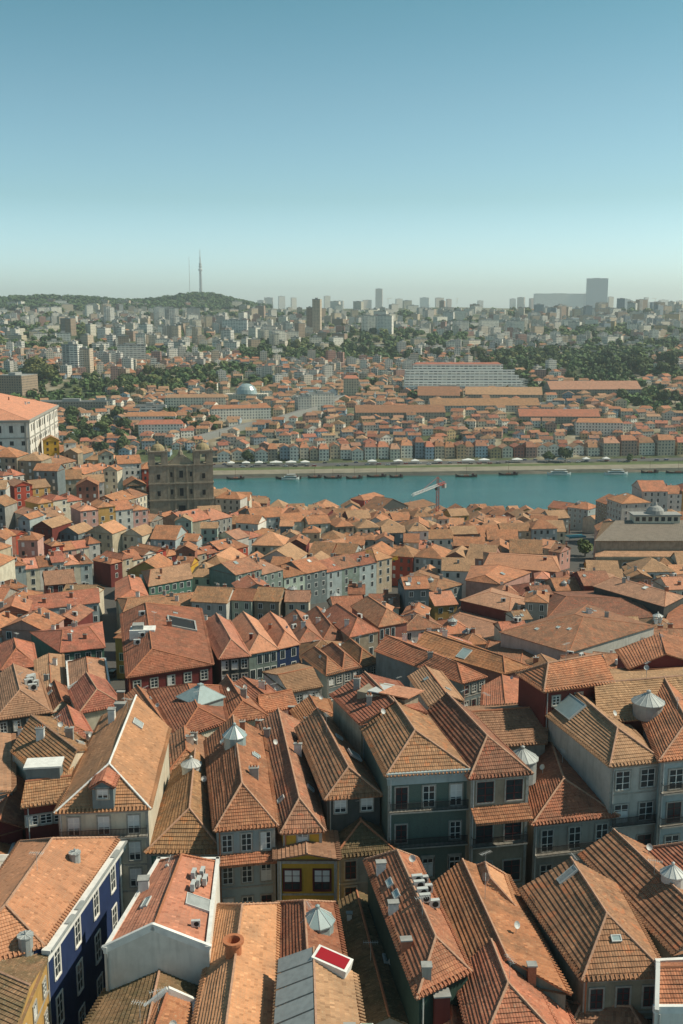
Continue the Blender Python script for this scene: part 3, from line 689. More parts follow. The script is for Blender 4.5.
# ================================================================ SECOND ROW: facades across the lane
h = B('dark red house with a grey glazed roof left of the salmon roofed corner house', ('Y',102), [(24,806),(66,800),(72,762),(36,766)], 'w', 0, 0, .6, .9, 'brown', 'maroon', fac=[dict(n=3, f=3, s='white', w=1.2, h=1.1, top=1.8)])
P, m3 = roof_point(h['info'], 'r', .5, .5)
a = MB(); q = h['q']; m = TM(lerp(q[0], q[2], .5), .12); a.box(m, -2.3, 1.4, -1.0, 1.2, -1, 2.3, 0); a.box(m, -2.5, 1.6, -1.2, 1.4, 2.3, 2.5, 1); a.build('roof_box', [W['slate blue'], M['whitep']], h['root'])
h = B('rust roofed house at the left edge above the blue house', 84.5, [(-20,838),(22,826),(32,785),(0,790)], 'd', 0, 0, .5, 1.5, 'orange', 'maroon')
h = B('low orange roof at the left edge touching the blue house', 82.5, [(-30,880),(10,858),(18,838),(-20,842)], 'd', 0, 0, .5, 1.0, 'orange', 'white', parapet='whitep')
h = B('curved salmon roofed corner house with a front dormer and white blinds', ('Y',100), [(58,810),(148,806),(166,742),(132,704),(92,745)][:2]+[(168,728),(104,716)], 'd', 3.4, 0, .52, 3.4, 'salmon', 'cream', caps='whitep', detail=2,
      fac=[dict(n=3, f=3, s='blind', w=1.2, h=2.1, top=2.0, bal=(0,))])
A_, B2, E = h['info']; P, m3 = roof_point(h['info'], 'f', .5, .42)
d = house_dormer = None
def dormer(H, P, rz, w=2.0, d=2.6, hh=1.3, wall='grey', roof='orange', style='blind'):
    m = TM(P, rz); dr = MB()
    q = [m @ Vector(p) for p in ((-w/2,-d/2,hh),(w/2,-d/2,hh),(w/2,d/2,hh),(-w/2,d/2,hh))]
    b = MB(); rise = w*.3
    for i in range(4): b.wallface(q[i], q[(i+1) % 4], P.z-1, q[i].z)
    b.face([q[0], q[1], lerp(q[0], q[1], .5)+Vector((0,0,rise))])
    do = b.build('dormer', W[wall], H['roof'])
    r = MB(); add_roof(None, q, 'd', 0, 0, .5, rise, roof, 2, .2, into=r); r.build('dormer_roof', T[roof], H['roof'])
    k = ('d', style, w); 
    fm = window_mesh(w*.5, hh*.75, style)
    put('dormer_window', fm[0], H['roof'], m @ Vector((0, -d/2, hh*.5)), rz); put('dormer_pane', fm[1], H['roof'], m @ Vector((0, -d/2, hh*.5)), rz)
dormer(h, P+Vector((0,0,-.3)), .05, 2.2, 3.0, 1.5, 'slate blue')
P, m3 = roof_point(h['info'], 'l', .78, .5); chimney(h['roof'], P, .8, .8, 1.6, 'whitep', 0); P, m3 = roof_point(h['info'], 'l', .93, .6); chimney(h['roof'], P, 1.3, 1.0, .7, 'greyc', 0); chimney(h['roof'], P+Vector((0,.6,.3)), .9, .4, 1.7, 'brick', 0)
P, m3 = roof_point(h['info'], 'r', .68, .75); skylight(h['roof'], P, m3, 1.6, 1.4, 'zinc')
h = B('narrow brown roofed house with a white pleated cone skylight', ('Y',100.5), [(148,850),(221,850),(212,770),(176,770)], 'd', 4.2, 0, .55, 2.6, 'brown', 'green', caps='mortar', fac=[dict(n=3, f=3, s='white', w=1.1, h=1.8, top=2.1)])
P, m3 = roof_point(h['info'], 'l', .72, .85); glass_cone(h['roof'], P+Vector((.2,0,-.1)), 1.15, .8, .5, 14, 'metal')
h = B('pale blue fronted house with striped tile canopies and a greenish glass cone', ('Y',100), [(217,828),(275,823),(262,732),(207,740)], 'd', 4.6, 0, .48, 2.6, 'rust', 'pale blue', caps='mortar', fac=[dict(n=3, f=3, s='white', w=1.1, h=2.0, fh=3.7, top=1.9)], chim=2, sky=3)
HB = h; P, m3 = roof_point(h['info'], 'l', .62, .95); glass_cone(h['roof'], P, 1.35, 1.3, .6, 10, 'skyglass')
q = h['q']; a = MB()
def canopy(H, p, r, z, depth, roof='orange', drop=.5, name='tile_canopy'):
    e = (r-p); e.z = 0; u = e.normalized(); o = Vector((u.y, -u.x, 0)); a = MB()
    p0 = Vector((p.x, p.y, z)); r0 = Vector((r.x, r.y, z))
    strip(a, p0+o*depth-Vector((0,0,drop)), r0+o*depth-Vector((0,0,drop)), r0, p0, COURSE[roof], True)
    a.wallface(p0+o*depth, r0+o*depth, z-drop-.25, z-drop+.04)
    a.build(name, T[roof], H['root'])
canopy(h, q[0], q[1], q[0].z-3.1, 1.4, 'orange', .6)
h = B('mustard yellow house with dark framed windows and a small dormer', ('Y',99), [(277,858),(337,858),(330,805),(277,808)], 'd', 0, 0, .5, .6, 'tan', 'yellow', caps='mortar', fac=[dict(n=2, f=2, s=['ochreblind','ochre'], w=1.7, h=2.3, top=2.5, fh=4)])
h2 = B('long brown tiled attic roof rising behind the mustard yellow house', 86.0, [(283,830),(322,828),(300,722),(257,726)], 'd', 3.0, 0, .5, 2.0, 'brown', 'yellow', caps='mortar', fac=[dict(n=1, f=1, s='white', w=1.1, h=1.1, top=1.0)], chim=2, sky=2)
h = B('long brown roofed house with a boxy skylight and dark attic windows', 88.0, [(327,797),(380,793),(337,722),(298,727)], 'd', 2.5, 0, .5, 2.1, 'brown', 'dark', caps='mortar', fac=[dict(n=2, f=1, s='blind', w=1.3, h=1.5, top=1.2)], sky=1)
P, m3 = roof_point(h['info'], 'r', .35, .4); skylight(h['roof'], P+Vector((0,0,.3)), m3, 1.8, 1.6, 'zinc')
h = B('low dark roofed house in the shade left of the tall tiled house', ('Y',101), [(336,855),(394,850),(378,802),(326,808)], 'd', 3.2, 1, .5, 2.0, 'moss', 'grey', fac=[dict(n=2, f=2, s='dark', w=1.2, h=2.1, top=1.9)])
h = B('tall teal tiled house with long balcony and three white balcony windows', ('Y',103), [(388,774),(470,769),(426,712),(361,722)], 'd', 4.6, 0, .46, 2.8, 'brown', 'azulejo', caps='mortar', chim=0,
      fac=[dict(n=3, f=3, s=['white','teal','white'], w=1.3, h=2.5, fh=4.2, top=2.9, bal=(0,1), skip=((1,0),(1,1),(1,2))), dict(n=3, f=3, s='white', w=1.2, h=2.1, fh=4.2, top=7.1, skip=((0,1),)), ])
q = h['q']; a = MB(); e = q[1]-q[0]; rz = math.atan2(e.y, e.x); m = TM(q[0], rz)
a.box(m, -.2, e.length+.2, -.35, -.003, -.5, .12); a.box(m, -.1, e.length+.1, -.15, -.003, -1.3, -.5); a.build('cornice', W['pale blue'], h['root'])
P7 = h
h = B('old house with a cluttered roof terrace behind the tall teal tiled house', 92.3, [(361,722),(424,712),(397,682),(333,694)], 'd', 0, 0, .5, 2.0, 'rust', 'stone', caps='mortar', chim=2)
a = MB(); m = TM(lerp(h['q'][1], h['q'][3], .42)+Vector((0,0,1.0)), -.5); a.box(m, -3.0, 3.6, -1.8, 2.2, -2, .8, 0)
a.build('attic_room', W['stone'], h['root']); a = MB(); m2 = m @ Matrix.Rotation(-.12, 4, 'X')
a.box(m2, .2, 4.2, -2.3, 2.6, .9, 1.05, 0); a.box(m2, -1.4, .18, -2.3, 2.6, .9, 1.02, 1); a.build('attic_roof', [T['salmon'], M['metal']], h['root'])
h = B('house with dark red upper windows over a sagging tile canopy', ('Y',103), [(471,776),(529,771),(470,712),(424,716)], 'd', 4.0, 0, .5, 2.6, 'brown', 'stone', caps='mortar', fac=[dict(n=2, f=3, s='dark', w=1.9, h=2.4, fh=4.8, top=2.0, bal=(1,))])
q = h['q']; canopy(h, q[0], q[1], q[0].z-3.6, 2.0, 'rust', 1.0)
h = B('lower brown roofed house with three tall white windows above a balcony', ('Y',104), [(534,823),(616,814),(585,745),(520,758)], 'd', 4.5, 0, .42, 2.6, 'orange', 'grey', caps='mortar', fac=[dict(n=3, f=3, s='white', w=1.4, h=2.6, fh=4.2, top=2.3, bal=(0,))])
h = B('large brown lean roof behind the second balcony house', 88.6, [(470,748),(545,742),(548,702),(462,708)], 'w', 0, 0, .55, 2.2, 'tan', 'grey')
a = MB(); P = atz(522, 768, 88.0)
glass_cone(h['roof'], P, 1.7, 1.2, 1.2, 14, 'zinc')
h = B('grey house with four white windows and a sloping glazed roof panel', ('Y',106), [(611,764),(661,759),(602,699),(546,712)], 'd', 4.2, 0, .45, 2.2, 'tan', 'pale grey', caps='mortar', fac=[dict(n=2, f=4, s='white', w=1.7, h=2.2, fh=4.0, top=2.1, bal=(1,))])
P, m3 = roof_point(h['info'], 'l', .78, .55); skylight(h['roof'], P+Vector((0,0,.2)), m3, 4.2, 2.8, 'skyglass')
h = B('right edge house with a balcony beside the grey four window house', ('Y',106), [(661,759),(725,752),(690,692),(636,700)], 'd', 4.0, 0, .5, 2.4, 'orange', 'pale blue', caps='mortar', fac=[dict(n=2, f=3, s='white', w=1.7, h=2.4, fh=4.0, top=2.6, bal=(0,1))])
h = B('house with dark red front wall and small green shuttered window', 94.5, [(545,690),(612,681),(585,658),(519,673)], 'w', 2.5, 0, .5, 2.0, 'orange', 'maroon', caps='mortar', fac=[dict(n=3, f=1, s='white', w=1.0, h=1.2, top=1.6)])
h = B('bright orange roof with a grey ribbed dome at the right edge', 92.0, [(600,722),(700,712),(700,664),(590,672)], 'w', 0, 0, .62, 2.4, 'tan', 'maroon', caps='mortar')
P = atz(648, 705, 93.5); glass_cone(h['roof'], P, 1.8, 1.2, .35, 16, 'zinc')
h = B('orange roof beyond the grey ribbed dome', 93.0, [(630,668),(700,664),(700,642),(618,650)], 'd', 0, 0, .5, 1.8, 'rust', 'maroon')

# ================================================================ THIRD ZONE: traced roofs behind
def w2(n, f=2, **k): return [dict(n=n, f=f, **k)]
ZL = [
 ('large maroon walled building with a wide terracotta roof and dark light well', ('h',13), [(128,677),(212,664),(200,609),(122,614)], 'd', 5, 3, .3, 3.0, 'orange', 'maroon', dict(fac=w2(5, 3, s='white', w=1.3, h=1.8, top=1.9), chim=1, sky=1)),
 ('grey blue row building with arched doors left of the dark lane', ('h',10), [(31,610),(99,602),(97,588),(28,596)], 'w', 0, 0, .5, 2.0, 'orange', 'pale blue', dict(fac=w2(8, 3, s='white', w=1.0, h=1.6), chim=3)),
 ('wide orange roof dotted with small chimneys beside the dark lane', ('h',10), [(61,652),(104,647),(101,622),(31,632)], 'w', 4, 3, .5, 2.2, 'orange', 'green', dict(fac=w2(4, 2), chim=6)),
 ('pyramid roofed house left of the orange roof dotted with chimneys', ('h',9), [(2,669),(36,665),(32,643),(-6,646)], 'd', 5, 4, .5, 2.6, 'orange', 'dark', dict(fac=w2(3, 2))),
 ('flat tan roofed house between pyramid roof and white coped roof', ('h',8.5), [(38,692),(64,685),(62,655),(36,660)], 'd', 0, 0, .5, .7, 'tan', 'cream', dict(chim=2)),
 ('tan roofed house edged with white coping beside the dark lane', ('h',9.5), [(68,689),(110,684),(106,659),(66,662)], 'd', 0, 3, .5, 1.8, 'tan', 'cream', dict(parapet='whitep')),
 ('broad tan roof with clustered metal vents at the left edge', ('h',10), [(-4,719),(50,711),(38,674),(-10,682)], 'd', 5, 0, .5, 2.6, 'tan', 'dark', dict(fac=w2(4, 2), caps='mortar')),
 ('narrow dark brown roof between tan vented roof and steep rust roof', ('h',9.5), [(52,711),(72,704),(64,686),(46,690)], 'd', 0, 0, .5, 1.4, 'rust', 'cream', dict(sky=1)),
 ('steep rust and salmon roof behind the curved salmon roofed house', ('h',11), [(80,712),(122,704),(104,680),(70,690)], 'd', 3, 0, .5, 2.2, 'rust', 'cream', dict(caps='mortar')),
 ('white walled house with ribbed brown roof left of the curved salmon roof', 88.0, [(13,750),(58,790),(94,748),(52,718)], 'w', 0, 0, .5, 2.3, 'brown', 'cream', dict(caps='mortar', chim=2, sky=2)),
 ('small orange roof behind the ribbed brown roof', ('h',11), [(60,742),(92,735),(80,714),(56,718)], 'd', 1, 0, .5, 1.6, 'orange', 'cream', {}),
 ('tall white block cut by the left edge', 86.5, [(-30,800),(12,790),(12,735),(-30,738)], 'd', 0, 0, .5, .5, 'tan', 'white', dict(fac=w2(2, 3))),
 ('rust roof with a glazed pyramid skylight in the middle', ('h',12), [(178,738),(226,722),(219,686),(150,690)], 'd', 4, 4, .5, 2.0, 'rust', 'cream', dict(caps='ridge')),
 ('rust roof right of the glazed pyramid skylight with two roof windows', ('h',12), [(226,722),(268,716),(236,686),(219,686)], 'd', 3, 0, .5, 1.8, 'rust', 'cream', dict(sky=2, chim=1)),
 ('small brown roof between curved salmon roof and pleated cone skylight', ('h',12.5), [(168,772),(206,764),(205,738),(164,740)], 'd', 2, 0, .5, 1.7, 'brown', 'cream', dict(chim=2)),
 ('thin rust strip roof left of the glazed pyramid skylight', ('h',12), [(150,722),(178,738),(150,692),(126,696)], 'd', 0, 0, .5, 1.3, 'rust', 'cream', dict(sky=1)),
 ('long low rust roof right of the maroon building', ('h',10), [(250,708),(284,700),(262,682),(226,688)], 'd', 0, 0, .5, 1.4, 'rust', 'grey', dict(chim=2)),
 ('bright salmon hipped roof right beside the maroon building', ('h',13), [(220,658),(249,655),(230,622),(203,625)], 'd', 4, 0, .5, 2.3, 'salmon', 'dark', dict(fac=w2(3, 3, s='white', w=1.2, h=1.9), caps='mortar')),
 ('second bright salmon hipped roof from the maroon building', ('h',13), [(249,653),(277,648),(257,620),(230,623)], 'd', 4, 0, .5, 2.3, 'salmon', 'grey green', dict(fac=w2(4, 3, s='white', w=1.0, h=1.9), caps='mortar')),
 ('third salmon roof from the maroon building over an indigo wall', ('h',13), [(277,648),(299,643),(284,620),(257,622)], 'd', 3, 0, .5, 2.2, 'salmon', 'blue', dict(fac=w2(2, 2), chim=1)),
 ('pink walled house with a double hipped brown roof', ('h',10.5), [(298,644),(323,640),(305,614),(284,618)], 'd', 3.5, 2, .5, 2.2, 'brown', 'pink', dict(chim=2)),
 ('pink walled house adjoining the double hipped roof on its right', ('h',10.5), [(323,640),(346,637),(325,611),(305,614)], 'd', 3.5, 2, .5, 2.2, 'brown', 'pink', dict(chim=2)),
 ('steep orange hipped roof above a plain brown wall', ('h',12), [(350,636),(378,630),(346,610),(322,613)], 'd', 4, 2, .5, 2.6, 'orange', 'stone', dict(fac=w2(2, 2), chim=1)),
 ('ornate fronted house with tall arched windows under a hipped roof', ('h',12.5), [(379,626),(407,621),(378,602),(352,606)], 'd', 4, 2, .5, 2.6, 'brown', 'brick red', dict(fac=w2(5, 2, s='white', w=.9, h=2.3, top=2.2))),
 ('left bay of the triple hipped grey house with a roof window', ('h',11), [(327,674),(343,670),(320,650),(302,655)], 'd', 4, 2, .5, 1.8, 'brown', 'slate blue', dict(fac=w2(2, 2, s='white', w=1.2, h=1.5))),
 ('middle bay of the triple hipped grey house', ('h',11), [(343,670),(360,666),(338,646),(320,650)], 'd', 4, 2, .5, 1.8, 'brown', 'slate blue', dict(fac=w2(2, 2, s='white', w=1.2, h=1.5))),
 ('right bay of the triple hipped grey house', ('h',11), [(360,666),(378,661),(355,642),(338,646)], 'd', 4, 2, .5, 1.8, 'brown', 'slate blue', dict(fac=w2(2, 2, s='white', w=1.2, h=1.5))),
 ('white fronted house with a row of windows and tan lean roof', ('h',10), [(290,692),(321,686),(298,664),(264,672)], 'w', 0, 0, .6, 1.8, 'tan', 'white', dict(fac=w2(5, 2, s='white', w=1.1, h=1.6))),
 ('plain salmon roof behind the cluttered terrace house', ('h',11), [(262,712),(296,706),(284,692),(258,698)], 'w', 0, 0, .5, 1.6, 'orange', 'white', {}),
 ('small orange roof between the white fronted house and the terrace house', ('h',12), [(302,724),(334,714),(328,700),(292,710)], 'd', 1, 0, .5, 1.4, 'orange', 'cream', {}),
 ('long grey blue sided house with rust roof running towards the viewer', ('h',12), [(463,682),(485,676),(402,638),(376,650)], 'd', 4, 0, .4, 2.0, 'orange', 'slate blue', dict(fac=w2(3, 2, s='white', w=1.0, h=1.6), chim=2, sky=1)),
 ('long red brown roof with one teal skylight', ('h',10), [(505,673),(531,667),(436,632),(415,647)], 'd', 4, 0, .5, 1.8, 'orange', 'brick red', dict(chim=1)),
 ('pale pink roof behind the long red brown roof', ('h',9), [(418,652),(482,664),(470,642),(420,634)], 'd', 2, 2, .5, 1.6, 'salmon', 'pink', dict(sky=2)),
 ('maroon sided box building with a flat tan hipped roof', ('h',11), [(461,600),(509,611),(539,602),(492,588)], 'w', 5, 5, .5, 1.6, 'tan', 'maroon', {}),
 ('grey box building with a flat hipped roof and small vents', ('h',11), [(398,580),(435,591),(462,584),(420,570)], 'w', 5, 5, .5, 1.6, 'brown', 'slate blue', dict(fac=[dict(e=1, n=2, f=2, s='white', w=1.4, h=1.9)], chim=4)),
 ('huge grey clad hall with a low brown hipped roof', ('h',12), [(501,632),(569,652),(654,626),(588,605)], 'w', 9, 9, .5, 3.0, 'brown', 'pale grey', dict(sky=6, chim=3)),
 ('vast plain brown roof behind the grey clad hall', ('h',8), [(545,622),(668,632),(640,590),(552,592)], 'w', 5, 5, .5, 3.0, 'brown', 'stone', {}),
 ('long dark walled building with an ochre end at the right edge', ('h',15), [(594,586),(664,606),(684,596),(616,577)], 'w', 3, 3, .5, 2.0, 'tan', 'dark', dict(chim=3)),
 ('ochre house cut by the right edge below the dark walled building', ('h',8), [(664,628),(712,640),(720,612),(672,606)], 'd', 0, 0, .5, 1.6, 'orange', 'ochre', {}),
 ('small orange roof in front of the pink roofed house', ('h',10), [(482,716),(528,708),(520,680),(484,686)], 'd', 0, 0, .5, 1.4, 'orange', 'pink', {}),
 ('white and tan attic with a conservatory beside the rust long roof', ('h',12), [(430,705),(462,700),(440,672),(410,676)], 'd', 0, 0, .5, 1.5, 'tan', 'grey', dict(sky=2)),
 ('low plain roof behind the maroon sided box building', ('h',5), [(440,628),(500,645),(520,622),(462,606)], 'w', 3, 3, .5, 1.5, 'tan', 'stone', {}),
 ('rust roofed courtyard roof in front of the grey clad hall', ('h',6), [(480,668),(560,690),(560,660),(490,640)], 'd', 3, 3, .5, 1.5, 'brown', 'stone', dict(sky=1)),
 ('pink crenellated house with a stepped parapet', ('h',12), [(466,580),(500,584),(530,572),(472,566)], 'd', 2, 2, .5, 1.8, 'orange', 'pink', {}),
 ('long brick red house with salmon roof among towers', ('h',13), [(484,566),(560,572),(556,556),(484,552)], 'w', 2, 2, .5, 2.2, 'salmon', 'brick red', dict(fac=w2(9, 2))),
 ('green fronted house with red chimney vents left of the tall tenement', ('h',12), [(149,586),(192,578),(186,563),(142,571)], 'w', 2, 0, .5, 2.4, 'tan', 'green', dict(fac=w2(6, 2, s='white', w=1.1, h=1.6), chim=2)),
 ('brown rooftop strip in front of the green fronted house', ('h',9), [(124,612),(198,604),(196,592),(118,598)], 'w', 2, 2, .5, 1.6, 'brown', 'grey', dict(chim=5)),
 ('pale house with blue windows left of the green fronted house', ('h',10), [(116,600),(148,596),(140,578),(116,582)], 'd', 2, 2, .5, 2.0, 'orange', 'cream', dict(fac=w2(3, 2))),
]
THREE = []
for lab, z, px, ax, ha, hb, t_, rise, rf, wl, kw in ZL:
    z = ('h', z[1]) if isinstance(z, tuple) else z
    kw = dict(kw); near = px[0][1] > 655
    det = 2 if near else 1
    THREE.append(B(lab, z, px, ax, ha, hb, t_, rise, rf, wl, detail=det, **kw))

BYL = {h_['root']['label']: h_ for h_ in THREE}
h = BYL['large maroon walled building with a wide terracotta roof and dark light well']
def raised_well(H, side, u, v_, w_, d_, mat='dark', rim='greyc', name='light_well'):
    P, m3 = roof_point(H['info'], side, u, v_); a = MB(); m = Matrix.Translation(P) @ m3; s = .35
    a.box(m, -w_/2-s, w_/2+s, -d_/2-s, -d_/2, -.5, .35, 0); a.box(m, -w_/2-s, w_/2+s, d_/2, d_/2+s, -.5, .35, 0)
    a.box(m, -w_/2-s, -w_/2, -d_/2, d_/2, -.5, .35, 0); a.box(m, w_/2, w_/2+s, -d_/2, d_/2, -.5, .35, 0); a.box(m, -w_/2, w_/2, -d_/2, d_/2, -.4, .12, 1)
    a.build(name, [M[rim], M[mat]], H['roof'])
raised_well(h, 'r', .62, .42, 6.5, 5.5)
P, m3 = roof_point(h['info'], 'l', .42, .75); a = MB(); m = TM(P, .1); a.box(m, -2.5, 2.5, -1.6, 1.6, -1, 1.0, 0); a.box(m, -2.0, .2, -1.1, 1.1, 1.0, 1.9, 1); a.build('plant_room', [M['whitep'], M['greyc']], h['root'])
for u, v_ in ((.3,.5),(.35,.7),(.75,.8)): P, m3 = roof_point(h['info'], 'l', u, v_); ac_unit(h['root'], P, .2, 1.5)
h = BYL['rust roof with a glazed pyramid skylight in the middle']
P, m3 = roof_point(h['info'], 'r', .5, .75); glass_cone(h['roof'], P, 3.6, 2.0, .0, 4, 'skyglass')
h = BYL['broad tan roof with clustered metal vents at the left edge']
for u, v_ in ((.3,.5),(.4,.6),(.45,.4),(.55,.5),(.62,.45)): P, m3 = roof_point(h['info'], 'r', u, v_); ac_unit(h['root'], P, 1.2*u, 1.7)
h = BYL['long red brown roof with one teal skylight']; P, m3 = roof_point(h['info'], 'l', .45, .45); skylight(h['roof'], P, m3, 2.4, 3.0, 'skyglass')
# clutter on the terrace of the old house
# ================================================================ NEAR BANK LANDMARKS
# ---- white episcopal palace
def palace():
    z = 90.0
    c0 = atz(28, 420, z); c1 = atz(57, 405, z); u = (c1-c0).normalized(); ln = (c1-c0).length
    v_ = Vector((-u.y, u.x, 0)); wd = 62.0
    q = [c0+v_*wd, c0, c0+u*ln, c0+v_*wd+u*ln]
    # edge order fl, fr, br, bl (front = towards the viewer)
    H = house('huge white palace with granite framed windows and orange roof on the left hill', q, 'd', 22, 22, .5, 9.5, 'salmon', 'white', (), 'mortar', 1, 4, 0, None, .8, min(g(p.x, p.y) for p in q)-6, 'palace', 'white_palace')
    r = H['root']
    a = MB()
    for (p, s) in ((q[0], q[1]), (q[1], q[2])):
        e = s-p; rz = math.atan2(e.y, e.x); m = TM(p, rz); L_ = e.length
        a.box(m, -.6, L_+.6, -.9, -.003, -1.2, .0); a.box(m, 0, L_, -.3, -.003, -9.3, -8.7)
        for k in range(0, int(L_/15)+1):
            x = min(L_-.9, k*15.0); a.box(m, x, x+.9, -.35, -.003, -24, -1.2)
    a.build('cornice', M['granite'], r)
    for ei in (0, 1):
        p, s = q[ei], q[(ei+1) % 4]; n = 11 if ei == 0 else 17
        facade(r, p, s, z, n, 1, 'white', 1.7, 3.4, 3, 4.6, detail=1, frames='granite')
        facade(r, p, s, z, n, 1, 'white', 1.7, 2.0, 3, 11.6, detail=1, frames='granite')
        facade(r, p, s, z, n, 1, 'white', 1.7, 3.0, 3, 17.5, detail=1, frames='granite')
palace()
# ---- twin towered church
def church():
    Y = 478.0
    pl = aty(150, 508, Y); pr = aty(214, 508, Y+6); zt = aty(183, 462, Y).z; zb = min(g(pl.x, Y), g(pr.x, Y))-6
    root = empty('stone_church', ((pl.x+pr.x)/2, Y, g((pl.x+pr.x)/2, Y)), 'weathered brown stone church with twin square bell towers above the river', 'church')
    e = pr-pl; e.z = 0; W_ = e.length; rz = math.atan2(e.y, e.x); m = TM((pl.x, pl.y, 0), rz)
    tw = W_*.30
    b = MB(); b.box(m, tw, W_-tw, .5, 6, zb, zt-1.5, 0)
    cx = W_/2
    for i in range(8):   # stepped and curved gable
        k = i/8; b.box(m, cx-(W_/2-tw)*(1-k*.85), cx+(W_/2-tw)*(1-k*.85), 1.2, 3.2, zt-1.5+i*.55, zt-1.5+(i+1)*.55, 0)
    for z in (zt-2.4, zt-11, zt-19): b.box(m, tw, W_-tw, -.2, .497, z, z+.7, 0)
    for k in (0, .26, .74, 1): x = tw+(W_-2*tw)*k; b.box(m, x-.5, x+.5, -.05, .497, zb, zt-2.4, 0)
    b.build('facade', W['stone'], root)
    for (x_, hw, z0_, z1_) in ((0, .9, zt-8, zt-4.6), (0, 1.6, zt-27, zt-21.5), (-4.6, .55, zt-7.5, zt-5.2), (4.6, .55, zt-7.5, zt-5.2), (-4.6, .55, zt-16, zt-13.5), (4.6, .55, zt-16, zt-13.5), (0, .9, zt-16.8, zt-13)):
        o = MB(); o.box(m, cx+x_-hw-.35, cx+x_+hw+.35, .2, .49, z0_-.3, z1_+.5, 0); o.box(m, cx+x_-hw, cx+x_+hw, .16, .199, z0_, z1_, 1); o.build('window', [W['stone'], M['dark']], root)
    o = MB(); P = m @ Vector((cx, 2.2, zt+2.9)); o.lathe(P, [(1.3, 0), (1.0, 1.5), (.5, 2.2), (.3, 5), (0, 5.4)], 8); o.box(m, cx-1.3, cx+1.3, 2.05, 2.35, zt+6.6, zt+7.0); o.build('pinnacle_cross', W['stone'], root)
    for x0 in (0, W_-tw):
        t = MB(); top = zt+5.0
        t.box(m, x0, x0+tw, 0, tw, zb, top-7, 0)
        for z in (zt-11, zt-19, top-7.2, top-.6): t.box(m, x0-.35, x0+tw+.35, -.35, tw+.35, z, z+.6, 0)
        # belfry piers round an opening on each side
        for a_, b_ in ((0, .34), (.66, 1)):
            for c_, d_ in ((0, .34), (.66, 1)): t.box(m, x0+a_*tw, x0+b_*tw, c_*tw, d_*tw, top-7, top-.6, 0)
        for c_, d_ in ((.0, .28), (.72, 1)):
            t.box(m, x0+.3*tw, x0+.7*tw, c_*tw, d_*tw, top-2, top-.6, 0)
            t.box(m, x0+c_*tw, x0+d_*tw, .3*tw, .7*tw, top-2, top-.6, 0)
        for z in (zt-8.5, zt-16.5): t.box(m, x0+tw*.42, x0+tw*.58, -.15, -.003, z, z+2.4, 1)
        for a_ in (0, 1):
            for c_ in (0, 1):
                P = m @ Vector((x0+tw*(.06+.88*a_), tw*(.06+.88*c_), 0)); t.lathe((P.x, P.y, top), [(.5, 0), (.6, .6), (.25, 1.0), (.3, 1.4), (0, 2.6)], 6, 0)
        to = t.build('bell_tower', [W['stone'], M['dark']], root)
        d = MB(); P = m @ Vector((x0+tw/2, tw/2, 0)); r = tw*.37
        d.lathe((P.x, P.y, top), [(r, -.1), (r, .5), (r*.92, 1.3), (r*.72, 2.2), (r*.4, 2.9), (.5, 3.1), (.5, 3.8), (0, 4.4)], 12, 0)
        d.build('dome', M['gold'], to)
    nv = MB(); nv.box(m, tw*.9, W_-tw*.9, 6.003, 42, zb, zt-7, 0); nv.build('nave', W['stone'], root)
    P = [m @ Vector(p) for p in ((tw*.9, 6.1, zt-7), (W_-tw*.9, 6.1, zt-7), (W_-tw*.9, 42, zt-7), (tw*.9, 42, zt-7))]
    add_roof(root, P, 'd', 0, 0, .5, 3.2, 'brown', 1)
    add_foot([m @ Vector(p) for p in ((-1, -2, 0), (W_+1, -2, 0), (W_+1, 44, 0), (-1, 44, 0))])
church()
